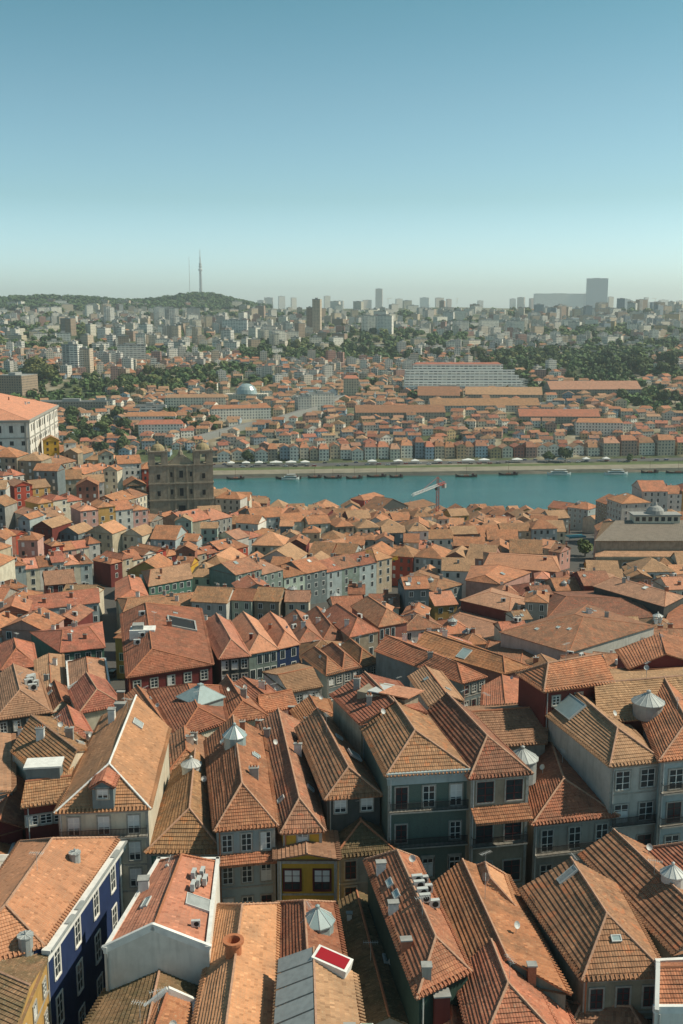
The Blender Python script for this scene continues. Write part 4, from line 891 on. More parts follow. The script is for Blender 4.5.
# ---- stock exchange: long grey zinc roof with lantern, arched facade, right edge
def exchange():
    z = ('h', 13)
    H = B('long stone hall with arched windows under a brown and zinc roof at the right edge', z, [(597,556),(700,556),(700,540),(600,541)], 'w', 8, 0, .5, 2.2, 'tan', 'beige', (), 'mortar', 1, 0, cat='hall', name='stone_hall', ov=.8)
    q = H['q']; zt = H['z']; p, s = q[0], q[1]; e = s-p; rz = math.atan2(e.y, e.x); m = TM(p, rz); n = 9
    for i in range(n):
        x = e.length*(i+.5)/n; a = MB(); a.box(m, x-1.3, x+1.3, -.12, -.003, -9.5, -3.6, 0)
        c = m @ Vector((x, -.12, -3.6)); c2 = m @ Vector((x, -.003, -3.6)); a.tube(c2, c, 1.3, 1.3, 14, 0)
        a.box(m, x-.95, x+.95, -.16, -.121, -9.2, -3.7, 1); a.tube(c, m @ Vector((x, -.16, -3.6)), .95, .95, 12, 1)
        a.build('arched_window', [M['whitep'], M['glass']], H['root'])
    a = MB(); a.box(m, -.5, e.length, -.9, -.003, -1.3, -.3); a.box(m, -.5, e.length, -.4, -.003, -11, -10.4); a.build('cornice', W['beige'], H['root'])
    z2 = ('h', 18)
    H = B('grey ribbed zinc roofed exchange hall with a raised lantern at the right edge', z2, [(596,541),(700,541),(700,521),(604,522)], 'w', 6, 0, .5, 4.0, 'tan', 'stone', (), 'mortar', 1, cat='hall', name='exchange_hall', ov=.5)
    A_, B2, E = H['info']; a = MB()
    for i in range(44):
        k0, k1 = i/44, (i+.88)/44; up = Vector((0, 0, .15))
        for (s0, s1) in ((E[1], E[2]), (E[0], E[3])):
            pts = [lerp(s0, s1, k0)+up, lerp(s0, s1, k1)+up, lerp(A_, B2, k1)+up, lerp(A_, B2, k0)+up]; a.face(pts)
            a.tube(pts[0], pts[3], .12, .12, 4)
    a.build('zinc_cladding', simple('aged_zinc', (.22,.185,.15), .8, .0, nz=.4, sc_=.6), H['root'])
    c = lerp(A_, B2, .45); l = MB(); m = TM(c, rz); l.box(m, -9, 9, -3, 3, -2, 2.4, 0); l.box(m, -9.5, 9.5, -3.5, 3.5, 2.4, 3.0, 1)
    for i in range(7): l.box(m, -8.4+i*2.5, -6.9+i*2.5, -3.06, -3.003, .4, 2.0, 2)
    l.lathe(m @ Vector((0, 0, 3.0)), [(3.6, 0), (3.3, 1.4), (2.2, 2.6), (.8, 3.2), (.5, 4.2), (0, 5.0)], 14, 1)
    l.build('lantern', [W['cream'], M['greyc'], M['glass']], H['root'])
exchange()
# ================================================================ TRACED ROWS
RC = ['orange', 'rust', 'brown', 'tan', 'salmon']
def rowhouses(desc, Apx, Bpx, h, depth, n, cols, floors=3, roofs=None, hj=1.0, wins=True, axis=None, det=1, frames='wood', flip=False):
    rnd = random.Random(hash(desc) % 1000 if False else sum(map(ord, desc)))
    A = atg(*Apx, h); B_ = atg(*Bpx, h)
    e = B_-A; e2 = Vector((e.x, e.y, 0)); n_ = Vector((-e2.y, e2.x, 0)).normalized()
    ws = [rnd.uniform(.8, 1.2) for _ in range(n)]; sw = sum(ws); k = 0
    for i in range(n):
        k0, k1 = k/sw, (k+ws[i])/sw; k += ws[i]
        z = lerp(A, B_, (k0+k1)/2).z+rnd.uniform(-hj, hj); u = e2.normalized()*.03
        p, r = lerp(A, B_, k0)+u, lerp(A, B_, k1)-u; p = Vector((p.x, p.y, z)); r = Vector((r.x, r.y, z)); dd = depth*rnd.uniform(.85, 1.1)
        q = [p, r, r+n_*dd, p+n_*dd]
        if not foot_ok(q, -1.5): continue
        col = cols[i % len(cols)]; rf = (roofs or RC)[rnd.randrange(len(roofs or RC))]
        ax = axis or rnd.choice('wwd'); Wd = (r-p).length
        hip = rnd.random() < .55
        ha = (Wd*.35 if hip else 0) if ax == 'd' else (dd*.3 if (hip and i in (0, n-1)) else 0)
        nw = max(1, int(Wd/2.9))
        fac = [dict(n=nw, f=floors, s='white', w=rnd.choice([.9, 1.0, 1.1]), h=rnd.choice([1.5, 1.7, 1.9]), frames=frames)] if wins else []
        if wins and i == n-1: fac.append(dict(e=1, n=max(1, int(dd/4)), f=floors, s='white', w=.9, h=1.5, frames=frames))
        H = house(None, q, ax, ha, 0 if ax == 'd' else ha, .5, None, rf, col, fac, rnd.choice(['ridge', 'ridge', 'mortar']), det, rnd.choice([0, 1, 1, 2]), rnd.choice([0, 0, 1]), None, .35, None, 'house', 'townhouse', None)
        H['look'] = (col, rf); H['rowdesc'] = desc; H['hip'] = hip
        HOUSES.append(H)
RW = [
 ('tall grey green tenement', (206,579), (283,567), 14.5, 15, 3, ['grey green','grey green','grey green'], 4, ['tan','brown']),
 ('blue row', (284,574), (392,560), 12, 13, 6, ['pale green','slate blue','pale blue','grey green','pale blue','beige'], 3, None),
 ('left hill', (28,517), (64,514), 9, 12, 2, ['white','white'], 3, ['tan','orange']),
 ('left hill', (80,508), (148,510), 15, 12, 4, ['pink','ochre','pale grey','pink'], 5, ['orange','salmon']),
 ('left hill', (14,487), (50,486), 11, 12, 2, ['red','ochre'], 3, ['tan']),
 ('left hill', (38,503), (82,500), 9, 12, 3, ['ochre','cream','cream'], 2, ['orange']),
 ('left hill', (-8,480), (24,474), 10, 11, 3, ['pale blue','white','pale grey'], 3, ['orange']),
 ('palace foot', (30,466), (76,462), 6, 14, 2, ['cream','stone'], 1, ['brown']),
 ('palace foot', (84,473), (118,470), 8, 14, 2, ['stone','grey'], 2, ['rust','orange']),
 ('church', (118,500), (150,494), 9, 14, 2, ['stone','cream'], 2, ['rust','brown']),
 ('church', (150,520), (192,516), 8, 10, 3, ['grey','stone','grey'], 2, ['tan','orange']),
 ('church', (186,519), (232,518), 13, 16, 2, ['stone','grey'], 3, ['orange','salmon']),
 ('left row', (52,548), (100,545), 9, 9, 4, ['red','pink','cream','pale grey'], 3, ['orange']),
 ('left row', (-5,540), (26,532), 8, 10, 3, ['red','brick red','red'], 3, ['orange']),
 ('left row', (14,566), (92,563), 9, 12, 6, ['pale blue','cream','white','pale grey','cream'], 3, None),
 ('left row', (100,562), (166,552), 10, 11, 6, ['red','maroon','beige','cream','white'], 3, ['orange','rust']),
 ('left row', (-6,588), (26,584), 9, 10, 2, ['pale green','white'], 3, None),
 ('red row', (166,556), (248,548), 8, 10, 6, ['maroon','brick red','beige','maroon','grey','red'], 2, ['orange','rust']),
 ('river left', (186,532), (236,524), 8, 12, 4, ['red','maroon','stone','red'], 3, ['orange']),
 ('middle', (236,540), (300,534), 9, 11, 5, ['pale grey','pale blue','cream','pale grey'], 3, ['salmon','orange','tan']),
 ('middle', (300,552), (352,548), 9, 12, 4, ['beige','pale grey','cream'], 3, None),
 ('middle', (354,540), (398,537), 9, 12, 3, ['slate blue','pale grey','beige'], 3, ['orange','salmon']),
 ('river row', (240,517), (300,514), 8, 12, 5, ['grey','cream','beige','red'], 2, ['rust','orange']),
 ('river row', (300,516), (352,515), 9, 12, 4, ['stone','brick red','maroon'], 3, ['rust','brown']),
 ('river red house', (364,498), (384,497), 15, 12, 1, ['red'], 4, ['orange']),
 ('arcaded hall', (376,511), (436,507), 9, 16, 2, ['dark','stone'], 2, ['brown']),
 ('middle', (398,552), (440,548), 9, 12, 4, ['beige','ochre','pale grey'], 3, ['tan','orange']),
 ('right river', (548,507), (588,509), 13, 14, 2, ['ochre','pale blue'], 4, ['orange','rust']),
 ('right river block', (596,500), (622,503), 22, 15, 2, ['stone','pale grey'], 5, ['orange']),
 ('right river block', (622,492), (668,492), 27, 18, 2, ['pale grey','pale grey'], 6, ['tan','orange']),
 ('right river block', (668,492), (700,492), 24, 16, 2, ['white','ochre'], 5, ['orange']),
 ('exchange', (598,522), (636,520), 7, 12, 2, ['cream','white'], 1, ['salmon']),
 ('middle right', (470,520), (542,522), 9, 12, 6, ['cream','pink','pale grey','beige'], 2, ['orange','salmon','tan']),
 ('middle right', (440,532), (520,534), 9, 12, 6, ['dark','pale grey','cream'], 2, ['orange','tan']),
 ('middle right', (512,546), (560,550), 9, 12, 4, ['pink','pale grey','beige'], 2, ['tan','salmon']),
 ('centre row', (300,585), (392,576), 8, 10, 7, ['pale blue','slate blue','beige','cream'], 2, None),
]
for r_ in RW: rowhouses(*r_)
# ================================================================ FILL THE REST OF THE NEAR BANK
def seg_dist(p, a, b):
    ab = b-a; t = max(0, min(1, (p-a).dot(ab)/max(1e-6, ab.dot(ab)))); return (p-a-ab*t).length
# open places: lanes and squares seen in the picture
LANES = [(atg(110,700).xy, atg(110,590).xy, 4.5), (atg(545,600).xy, atg(598,540).xy, 5.0), (atg(575,560).xy, atg(590,528).xy, 9.0)]
rnd = random.Random(11)
def front_street(q, wid):
    e = q[1]-q[0]; n_ = Vector((e.y, -e.x, 0)).normalized(); add_foot([q[0]+n_*wid, q[1]+n_*wid, q[1]+n_*.1, q[0]+n_*.1])
for H in HOUSES: front_street(H['q'], {'tall grey green tenement': 42, 'blue row': 24}.get(H['rowdesc'], 8))
for H, rec in zip(THREE, ZL):
    if rec[10].get('fac') and rec[2][0][1] < 680: front_street(H['q'], 9)
FILLW = ['white','cream','cream','grey','pale grey','ochre','pink','pale blue','beige','beige','stone','pale green','brick red','maroon','slate blue','red','cream','white','pale grey','yellow']
FILLR = ['orange','orange','rust','brown','tan','tan','salmon']
cand = []
y = 128.0; row_i = 0; nrow = 2
while y < 700:
    dep = rnd.uniform(10, 14); x = -(0.37*y+20); blk = 0; bz = 0
    while x < 0.37*y+20:
        if blk <= 0: ang = rnd.uniform(-.35, .35); blk = rnd.randint(4, 9); x += rnd.choice([0, 1.5, 5]); bz = rnd.uniform(9.0, 14.5); bax = rnd.choice('wwwd'); brf = rnd.choice(['orange','orange','rust','brown','tan','tan','salmon'])
        wd = rnd.uniform(7, 12) if y < 350 else rnd.uniform(8.5, 14); yy = y+math.sin(x*.03+row_i*.5)*6+noise.noise(Vector((x*.02, y*.02, 1)))*8
        cand.append((x+wd/2, yy, wd, dep*rnd.uniform(.9, 1.1), ang, bz+rnd.choice([-1.5, -.5, 0, 0, 0, .8, 2.0]), bax if rnd.random() < .75 else 'd', brf if rnd.random() < .5 else None)); x += wd*math.cos(ang)+.1; blk -= 1
    y += dep*.97+(0 if row_i % 2 == 0 else rnd.choice([4.5, 6.0, 7.5])); row_i += 1
cand.sort(key=lambda c: c[1])
NIND = 300-len([1 for o in C.objects if o.name.split('.')[0] == 'townhouse' and o.parent is None])
stuffw = {}; stuffr = {}; stuff_win = MB(); cnt = 0; ns = 0
for (cx, cy, wd, dep, ang, hh_, bax, brf) in cand:
    ca, sa = math.cos(ang), math.sin(ang); ok = None
    for shr in (1.0, .8, .6):
        q = []
        for (u, v_) in ((-1, -1), (1, -1), (1, 1), (-1, 1)):
            dx, dy = u*wd/2*shr, v_*dep/2*shr; q.append(Vector((cx+dx*ca-dy*sa, cy+dx*sa+dy*ca, 0)))
        if foot_ok(q, -.35): ok = q; break
    if not ok: continue
    if cy > 640+rnd.uniform(-12, 12)+(20 if cx < -60 else 0): continue
    if any(seg_dist(Vector((cx, cy)), a_, b_) < w_+wd*.4 for a_, b_, w_ in LANES): continue
    h = hh_*(1 if 260 < cy < 540 else .8 if cy < 560 else .65); gz = g(cx, cy)
    z = gz+h
    # keep the fill below the sight lines of the traced houses in front
    for p in q: p.z = z
    col = rnd.choice(FILLW); rf = brf or rnd.choice(FILLR); ax = bax; hip = rnd.random() < .3
    W1 = (q[1]-q[0]).length; D1 = (q[2]-q[1]).length
    ha = (W1*.4 if ax == 'd' else D1*.4) if hip else 0
    px_, py_ = topx((cx, cy, z))
    if not (-25 < px_ < 708): continue
    if cnt < NIND:
        fl = 3 if h > 9 else 2
        fac = [dict(n=max(1, int(W1/2.8)), f=fl, s='white', w=rnd.choice([.9, 1.1]), h=rnd.choice([1.4, 1.7]))]
        H = house(None, q, ax, ha, ha, .5, None, rf, col, fac, rnd.choice(['ridge', 'mortar']), 1, rnd.choice([0, 1, 1, 2]), rnd.choice([0, 0, 1]), None, .35, None, 'house', 'townhouse', None, ant=rnd.choice([0, 0, 1]) if cy < 300 else 0)
        H['look'] = (col, rf); H['rowdesc'] = None; H['hip'] = hip; HOUSES.append(H); cnt += 1
    else:
        add_foot(q); ns += 1
        mb = stuffr.setdefault(rf, MB()); gb, _, inf = add_roof(None, q, ax, ha, ha, .5, (W1 if ax == 'd' else D1)*.27, rf, 1, .35, into=mb)
        wb_ = stuffw.setdefault(col, MB()); walls(None, q, gb, col, into=wb_)
        e = q[1]-q[0]; rz = math.atan2(e.y, e.x); m = TM(q[0], rz); n_ = max(1, int(W1/2.8))
        for k in range(3 if h > 9 else 2):
            for i in range(n_): xx = W1*(i+.5)/n_; stuff_win.box(m, xx-.5, xx+.5, -.06, .02, -2.6-3.1*k, -1.0-3.1*k, rnd.choice([0, 0, 1]))
        if rnd.random() < .6: P, _m = roof_point(inf, rnd.choice('rl'), .5, .6); stuff_win.box(TM(P, ang), -.4, .4, -.3, .3, -1, 1.2, 2)
def merge(dst, src, off):
    b = len(dst.v); dst.v += src.v; dst.f += [tuple(i+b for i in f) for f in src.f]; dst.m += [m_+off for m_ in src.m]; dst.uv += src.uv
def stuff_object(name, ws_, rs_, win, label=None):
    out = MB(); mats = []
    for d_, lib in ((ws_, W), (rs_, T)):
        for k, mb in d_.items(): merge(out, mb, len(mats)); mats.append(lib[k])
    merge(out, win, len(mats)); mats += [M['glass'], M['wood'], M['greyc']]
    o = out.build(name, mats); tag(o, label, 'houses', None, 'stuff'); return o
if ns: stuff_object('distant_townhouses', stuffw, stuffr, stuff_win, 'crowd of small tiled houses packed down to the near river bank')
print('FILL', cnt, 'stuff', ns)
ORD = ['first','second','third','fourth','fifth','sixth','seventh','eighth','ninth','tenth','eleventh','twelfth','thirteenth','fourteenth','fifteenth','sixteenth','seventeenth','eighteenth','nineteenth','twentieth']
def NUM(k):
    if k < 20: return ORD[k]
    if (k+1) % 10 == 0: return ['twentieth','thirtieth','fortieth','fiftieth','sixtieth'][(k+1)//10-2]
    return ['twenty','thirty','forty','fifty','sixty'][(k+1)//10-2]+'-'+ORD[(k+1) % 10-1]
# ================================================================ FAR BANK
def fac_mat(name, col, bay=3.2, fl=3.1, wv=.42, wh=.5, glass=(.05,.06,.07), balc=0.0):
    m, t, b = newmat(name)
    uv = N(t, 'ShaderNodeUVMap'); sp = N(t, 'ShaderNodeSeparateXYZ'); L(t, uv.outputs[0], sp.inputs[0])
    u = math_(t, 'FRACT', math_(t, 'MULTIPLY', sp.outputs[0], 1/bay)); v = math_(t, 'FRACT', math_(t, 'MULTIPLY', sp.outputs[1], 1/fl))
    a = math_(t, 'LESS_THAN', math_(t, 'ABSOLUTE', math_(t, 'SUBTRACT', u, .5)), wv/2); c = math_(t, 'LESS_THAN', math_(t, 'ABSOLUTE', math_(t, 'SUBTRACT', v, .5)), wh/2)
    k = math_(t, 'MULTIPLY', a, c)
    fl_ = N(t, 'ShaderNodeCombineXYZ'); L(t, math_(t, 'FLOOR', math_(t, 'MULTIPLY', sp.outputs[0], 1/bay)), fl_.inputs[0]); L(t, math_(t, 'FLOOR', math_(t, 'MULTIPLY', sp.outputs[1], 1/fl)), fl_.inputs[1])
    wn = N(t, 'ShaderNodeTexWhiteNoise', noise_dimensions='2D'); L(t, fl_.outputs[0], wn.inputs['Vector'])
    gl = mixc(t, ramp(t, wn.outputs['Value'], .5, 1), (*glass, 1), tuple(x*.55 for x in col))
    c0 = mixc(t, math_(t, 'MULTIPLY', ramp(t, noi(t, .15, 4), .4, .7), .35), (*col, 1), tuple(x*.6 for x in col))
    L(t, vary(t, mixc(t, k, c0, gl), .1, .01), b.inputs['Base Color']); return m
FM = {k: fac_mat(k.replace(' ', '_')+'_facade', c, **kw) for k, c, kw in (
    ('white', (.78,.73,.63), {}), ('cream', (.68,.61,.49), {}), ('grey', (.54,.51,.45), {}), ('tan', (.58,.47,.34), {}), ('ochre', (.52,.37,.20), {}),
    ('pink', (.46,.28,.22), {}), ('pale blue', (.36,.45,.50), {}), ('slate', (.26,.31,.34), {}), ('brown', (.38,.28,.20), {}), ('stone', (.33,.29,.23), {}), ('red', (.36,.14,.10), {}),
    ('ribbon', (.72,.69,.62), dict(bay=6.0, wv=.8, wh=.38)), ('dark ribbon', (.50,.48,.42), dict(bay=5.0, wv=.85, wh=.55)), ('glass tower', (.26,.33,.36), dict(bay=2.2, wv=.7, wh=.6, glass=(.10,.14,.16))))}
def box_walls(mb, q, z0, z1):
    for i in range(4):
        p, r = q[i], q[(i+1) % 4]; Ln = (r-p).length
        mb.face([(p.x,p.y,z0),(r.x,r.y,z0),(r.x,r.y,z1),(p.x,p.y,z1)], 0, [(0,z0-z1),(Ln,z0-z1),(Ln,0),(0,0)])
def quad(cx, cy, wd, dp, ang):
    ca, sa = math.cos(ang), math.sin(ang)
    return [Vector((cx+u*wd/2*ca-v_*dp/2*sa, cy+u*wd/2*sa+v_*dp/2*ca, 0)) for u, v_ in ((-1,-1),(1,-1),(1,1),(-1,1))]
LM = []   # landmarks for labels: (phrase, px, py)
def far_house(name, q, h, ax, ha, rf, fm, label=None, cat='house', group=None, chim=True):
    c = sum(q, Vector((0,0,0)))/4; gz = g(c.x, c.y)
    for p in q: p.z = gz+h
    root = empty(name, (c.x, c.y, gz), label, cat, group)
    gb, ro, inf = add_roof(root, q, ax, ha, ha, .5, None or (((q[1]-q[0]).length if ax == 'd' else (q[2]-q[1]).length)*.24), rf, 1, .3, False)
    mb = MB(); z0 = min(g(p.x, p.y) for p in q)-2; box_walls(mb, q, z0, gz+h)
    for p, r, ap in gb: mb.face([p, r, ap], 0, [(0,0),((r-p).length,0),((r-p).length/2,0)])
    mb.build('wall', FM[fm], root); add_foot(q)
    if chim and random.random() < .5: P, m = roof_point(inf, 'r', .6, .7); chimney(ro, P, .8, .5, 1.2, 'greyc', 0)
    return root
def at_px(x, ybase, wpx, hpx, dp, ang=0.0):
    P = atg(x, ybase); dep = P.y*_cp-(P.z-CZ)*_sp; s = dep/F
    return P, quad(P.x, P.y+dp/2, wpx*s, dp, ang), hpx*s
# ---- quay
def strip_along(name, s0, s1, dz, mat, kind='structure', x0=-900, x1=1300, step=25):
    mb = MB(); x = x0
    while x < x1:
        a, b_ = x, x+step
        zz = lambda xx, s: g(xx, YF(xx)+s)+dz
        mb.face([(a, YF(a)+s0, zz(a, s0)), (b_, YF(b_)+s0, zz(b_, s0)), (b_, YF(b_)+s1, zz(b_, s1)), (a, YF(a)+s1, zz(a, s1))]); x = b_
    o = mb.build(name, mat); tag(o, kind=kind); return o
mb = MB(); x = -900
while x < 1300:
    a, b_ = x, x+25; mb.face([(a, YF(a)-.6, -1), (b_, YF(b_)-.6, -1), (b_, YF(b_)+.4, 3.25), (a, YF(a)+.4, 3.25)], 0)
    mb.face([(a, YF(a)+.4, 3.25), (b_, YF(b_)+.4, 3.25), (b_, YF(b_)+20, 4.1), (a, YF(a)+20, 4.1)], 0); x = b_
quay = mb.build('quay_pavement', simple('quay_stone', (.26,.23,.17), .9, nz=.6, sc_=.1)); tag(quay, kind='structure')
strip_along('riverside_lawn', 20, 32, .12, simple('lawn_green', (.10,.13,.045), .95, nz=.5, sc_=.2))
strip_along('riverside_road', 38, 52, .10, simple('asphalt', (.10,.10,.10), .9, nz=.3, sc_=.2))
def car(P, rz, col, label, group=None, name='parked_car'):
    r = empty(name, P, label, 'car', group); m = TM(P, rz); b = MB()
    b.box(m, -2.1, 2.1, -.85, .85, .35, .9); b.box(m, -1.9, 1.95, -.8, .8, .9, .98)
    b.build('body', simple('car_paint_%d' % int(col[0]*100+col[2]*900), col, .35, spec=.5), r)
    c = MB(); t0 = [(-1.5,-.75,.98),(1.0,-.75,.98),(1.0,.75,.98),(-1.5,.75,.98)]; t1 = [(-1.1,-.62,1.45),(.5,-.62,1.45),(.5,.62,1.45),(-1.1,.62,1.45)]
    for i in range(4): j = (i+1) % 4; c.face([m @ Vector(x) for x in (t0[i], t0[j], t1[j], t1[i])])
    c.build('windows', M['glass'], r); c = MB(); c.face([m @ Vector((x, y, 1.46)) for x, y, z in t1]); c.box(m, -1.1, .5, -.62, .62, 1.45, 1.5); c.build('car_roof', M['metal'], r)
    for x in (-1.3, 1.3):
        for y in (-.86, .74):
            wl = MB(); wl.tube(m @ Vector((x, y, .33)), m @ Vector((x, y+.12, .33)), .33, .33, 10); wl.build('wheel', M['iron'], r)
    return r
# tents, vans and cars along the far quay
CAR_COLS = [((.6,.6,.6),'white'), ((.05,.05,.06),'black'), ((.35,.03,.03),'red'), ((.25,.27,.3),'silver'), ((.04,.08,.2),'dark blue')]
protos = []
for col, nm in CAR_COLS: protos.append(None)
def copy_thing(root):
    r = root.copy(); C.objects.link(r)
    for ch in root.children:
        c = ch.copy(); C.objects.link(c); c.parent = r
        for gch in ch.children: d = gch.copy(); C.objects.link(d); d.parent = c
    return r
rq = random.Random(5)
for i in range(46):
    x = -120+i*9.6+rq.uniform(-2, 2); y = YF(x)+rq.choice([36, 40, 50]); k = rq.randrange(5); P = Vector((x, y, g(x, y)+.12))
    if protos[k] is None: protos[k] = car(P, .1, CAR_COLS[k][0], None)
    else:
        r = copy_thing(protos[k]); r.location = P; r.rotation_euler = (0, 0, rq.uniform(-.1, .15))
    o = protos[k] if i < 1 else C.objects[-1]
for n_, o in enumerate(sorted([o for o in C.objects if o.name.split('.')[0] == 'parked_car' and o.parent is None], key=lambda o: o.location.x)):
    if True:
        for k, (col, nm) in enumerate(CAR_COLS):
            mt = 'car_paint_%d' % int(col[0]*100+col[2]*900)
            if any(ch.type == 'MESH' and ch.data.materials[0].name == mt for ch in o.children): tag(o, '%s car on the far riverside road, %s from the left' % (nm, NUM(n_).strip()), 'car', 'cars along the far quay')
tprotos = None
for i, (px, wpx) in enumerate(((231,8),(246,9),(259,9),(276,14),(291,12),(305,10),(372,10),(398,10),(415,9),(438,9),(468,14),(484,12),(517,12),(549,10),(561,9),(586,8),(606,8))):
    P = atg(px, 466-(px-220)*.012); s = P.y/F; W_ = wpx*s*.9; r = empty('market_tent', P, None, 'tent', 'white tents along the far quay')
    b = MB(); m = TM(P, .1); hh = 3.0; q = [m @ Vector(p) for p in ((-W_/2,-2.5,hh),(W_/2,-2.5,hh),(W_/2,2.5,hh),(-W_/2,2.5,hh))]; top = m @ Vector((0,0,hh+1.6))
    for k in range(4): b.face([q[k], q[(k+1) % 4], top])
    for k in range(4): b.face([q[k]-Vector((0,0,.5)), q[(k+1) % 4]-Vector((0,0,.5)), q[(k+1) % 4], q[k]])
    b.build('canopy', M['whitep'], r)
    for sx in (-1, 1):
        for sy in (-1, 1): pl = MB(); pl.tube(m @ Vector((sx*(W_/2-.1), sy*2.4, 0)), m @ Vector((sx*(W_/2-.1), sy*2.4, hh)), .06, .06, 4); pl.build('pole', M['metal'], r)
    LM_t = (px, r); r['label'] = 'white peaked tent on the far quay, %s from the left of its line' % (['first','second','third','fourth','fifth','sixth','seventh','eighth','ninth','tenth','eleventh','twelfth','thirteenth','fourteenth','fifteenth','sixteenth','seventeenth'][i])
# ---- boats
ORD = ['first','second','third','fourth','fifth','sixth','seventh','eighth','ninth','tenth','eleventh','twelfth','thirteenth','fourteenth','fifteenth','sixteenth','seventeenth','eighteenth','nineteenth','twentieth']
def boat(px, py, lpx, i, kind):
    P = atz(px, py, 0); P = Vector((P.x, YF(P.x)-7-(i % 3)*3.5, 0)); s = P.y/F; Ln = lpx*s; r = empty('river_boat', P, 'low dark wooden cargo boat moored on the far side, %s from the left' % ORD[i] if kind == 0 else 'white decked excursion boat moored on the far side, %s moored vessel from the left' % ORD[i], 'boat', 'boats moored along the far bank')
    m = TM(P, rq.uniform(-.05, .15)); b = MB(); n = 9; sec = []
    for k in range(n):
        t_ = k/(n-1); x = (t_-.5)*Ln; wd = 2.2*(1-abs(2*t_-1)**2.4)+.1; sh = .9+1.8*abs(2*t_-1)**3
        sec.append([m @ Vector(p) for p in ((x,-wd,sh),(x,-wd*.6,-.4),(x,wd*.6,-.4),(x,wd,sh))])
    for k in range(n-1):
        for j in range(3): b.face([sec[k][j], sec[k+1][j], sec[k+1][j+1], sec[k][j+1]])
        b.face([sec[k][0]-Vector((0,0,.25)), sec[k][3]-Vector((0,0,.25)), sec[k+1][3]-Vector((0,0,.25)), sec[k+1][0]-Vector((0,0,.25))])
    b.build('hull', simple('tarred_wood', (.035,.028,.022), .7) if kind == 0 else M['whitep'], r)
    if kind == 0:
        a = MB(); a.box(m, -Ln*.12, Ln*.12, -1.2, 1.2, .7, 1.3); 
        for k in range(6): a.tube(m @ Vector((-Ln*.1+k*Ln*.04, -.9, 1.5)), m @ Vector((-Ln*.1+k*Ln*.04, .9, 1.5)), .35, .35, 8)
        a.build('cargo_barrels', M['brick'], r); a = MB(); a.tube(m @ Vector((0,0,.5)), m @ Vector((0,0,11)), .13, .08, 5); a.build('mast', M['darkwood'], r)
        a = MB(); a.box(m, Ln*.25, Ln*.36, -1, 1, 1.0, 3.2); a.build('steering_platform', M['darkwood'], r)
    else:
        a = MB(); a.box(m, -Ln*.33, Ln*.33, -1.7, 1.7, .9, 3.0, 0); a.box(m, -Ln*.32, Ln*.32, -1.74, 1.74, 1.7, 2.5, 1); a.build('cabin', [M['whitep'], M['glass']], r)
        a = MB(); a.box(m, -Ln*.36, Ln*.36, -1.9, 1.9, 3.0, 3.15); a.box(m, -Ln*.2, Ln*.3, -1.7, 1.7, 4.8, 4.9)
        for k in range(5): a.tube(m @ Vector((-Ln*.2+k*Ln*.12, -1.6, 3.1)), m @ Vector((-Ln*.2+k*Ln*.12, -1.6, 4.8)), .05, .05, 4); a.tube(m @ Vector((-Ln*.2+k*Ln*.12, 1.6, 3.1)), m @ Vector((-Ln*.2+k*Ln*.12, 1.6, 4.8)), .05, .05, 4)
        a.build('upper_deck', M['metal'], r)
for i, (px, py, l, k) in enumerate(((236,478.5,18,0),(289,477.5,26,0),(292,474.5,18,1),(315,476.5,14,0),(333,476,18,0),(354,474.5,17,0),(376,474.5,20,0),(395,473.5,14,0),(462,471.5,22,0),(504,471,20,0),(553,470.5,24,1),(608,470,24,1),(640,468,18,0),(666,467.5,26,0))): boat(px, py, l, i, k)
# ---- quayside row of houses
QR = [(222,13,12,'white','brown','d'),(235,12,12,'white','rust','d'),(247,12,12,'white','rust','d'),(260,13,13,'white','brown','d'),(271,10,16,'stone','orange','w'),(283,10,17,'pale blue','brown','d'),(293,9,18,'white','brown','d'),(303,9,17,'cream','orange','w'),
 (313,9,17,'tan','orange','d'),(323,10,16,'white','orange','w'),(334,10,19,'tan','rust','d'),(345,11,13,'white','tan','w'),(357,12,13,'white','orange','d'),(370,12,18,'white','rust','w'),(383,11,17,'white','orange','w'),(395,10,17,'cream','tan','w'),(407,12,18,'white','orange','w'),(420,9,23,'slate','rust','w'),
 (430,9,24,'pale blue','orange','w'),(440,10,20,'tan','rust','w'),(451,10,18,'tan','orange','w'),(462,9,19,'ochre','orange','d'),(471,9,20,'tan','rust','w'),(483,13,20,'pale blue','brown','w'),(497,11,17,'ochre','orange','d'),(509,11,16,'cream','tan','d'),(521,11,18,'red','orange','d'),(533,11,20,'pink','brown','w'),
 (545,11,15,'white','orange','d'),(557,12,14,'white','brown','d'),(570,12,15,'white','orange','d'),(583,12,14,'white','tan','d'),(598,13,14,'cream','brown','w'),(615,17,22,'tan','tan','w'),(633,17,22,'pink','orange','w'),(652,17,24,'cream','brown','w'),(671,18,24,'tan','orange','w'),(690,16,20,'ochre','orange','w')]
for i, (px, wpx, hpx, fm, rf, ax) in enumerate(QR):
    yb = 464.0-(px-220)*.010; P = atg(px, yb); dep = P.y; s = dep*1.01/F; x = P.x; y = YF(x)+62+(rq.uniform(0, 9) if i % 3 else 0)
    q = quad(x, y+9, wpx*s*.97, 18, .1); side = 'left' if i < 19 else 'right'; k = i if i < 19 else len(QR)-1-i
    far_house('quayside_house', q, hpx*s*rq.uniform(.48, .72), ax, 0 if ax == 'd' else 2, rf, fm, '%s fronted house in the far quayside row, %s from the %s end' % (fm, ORD[k], side), 'house', 'houses along the far quay')
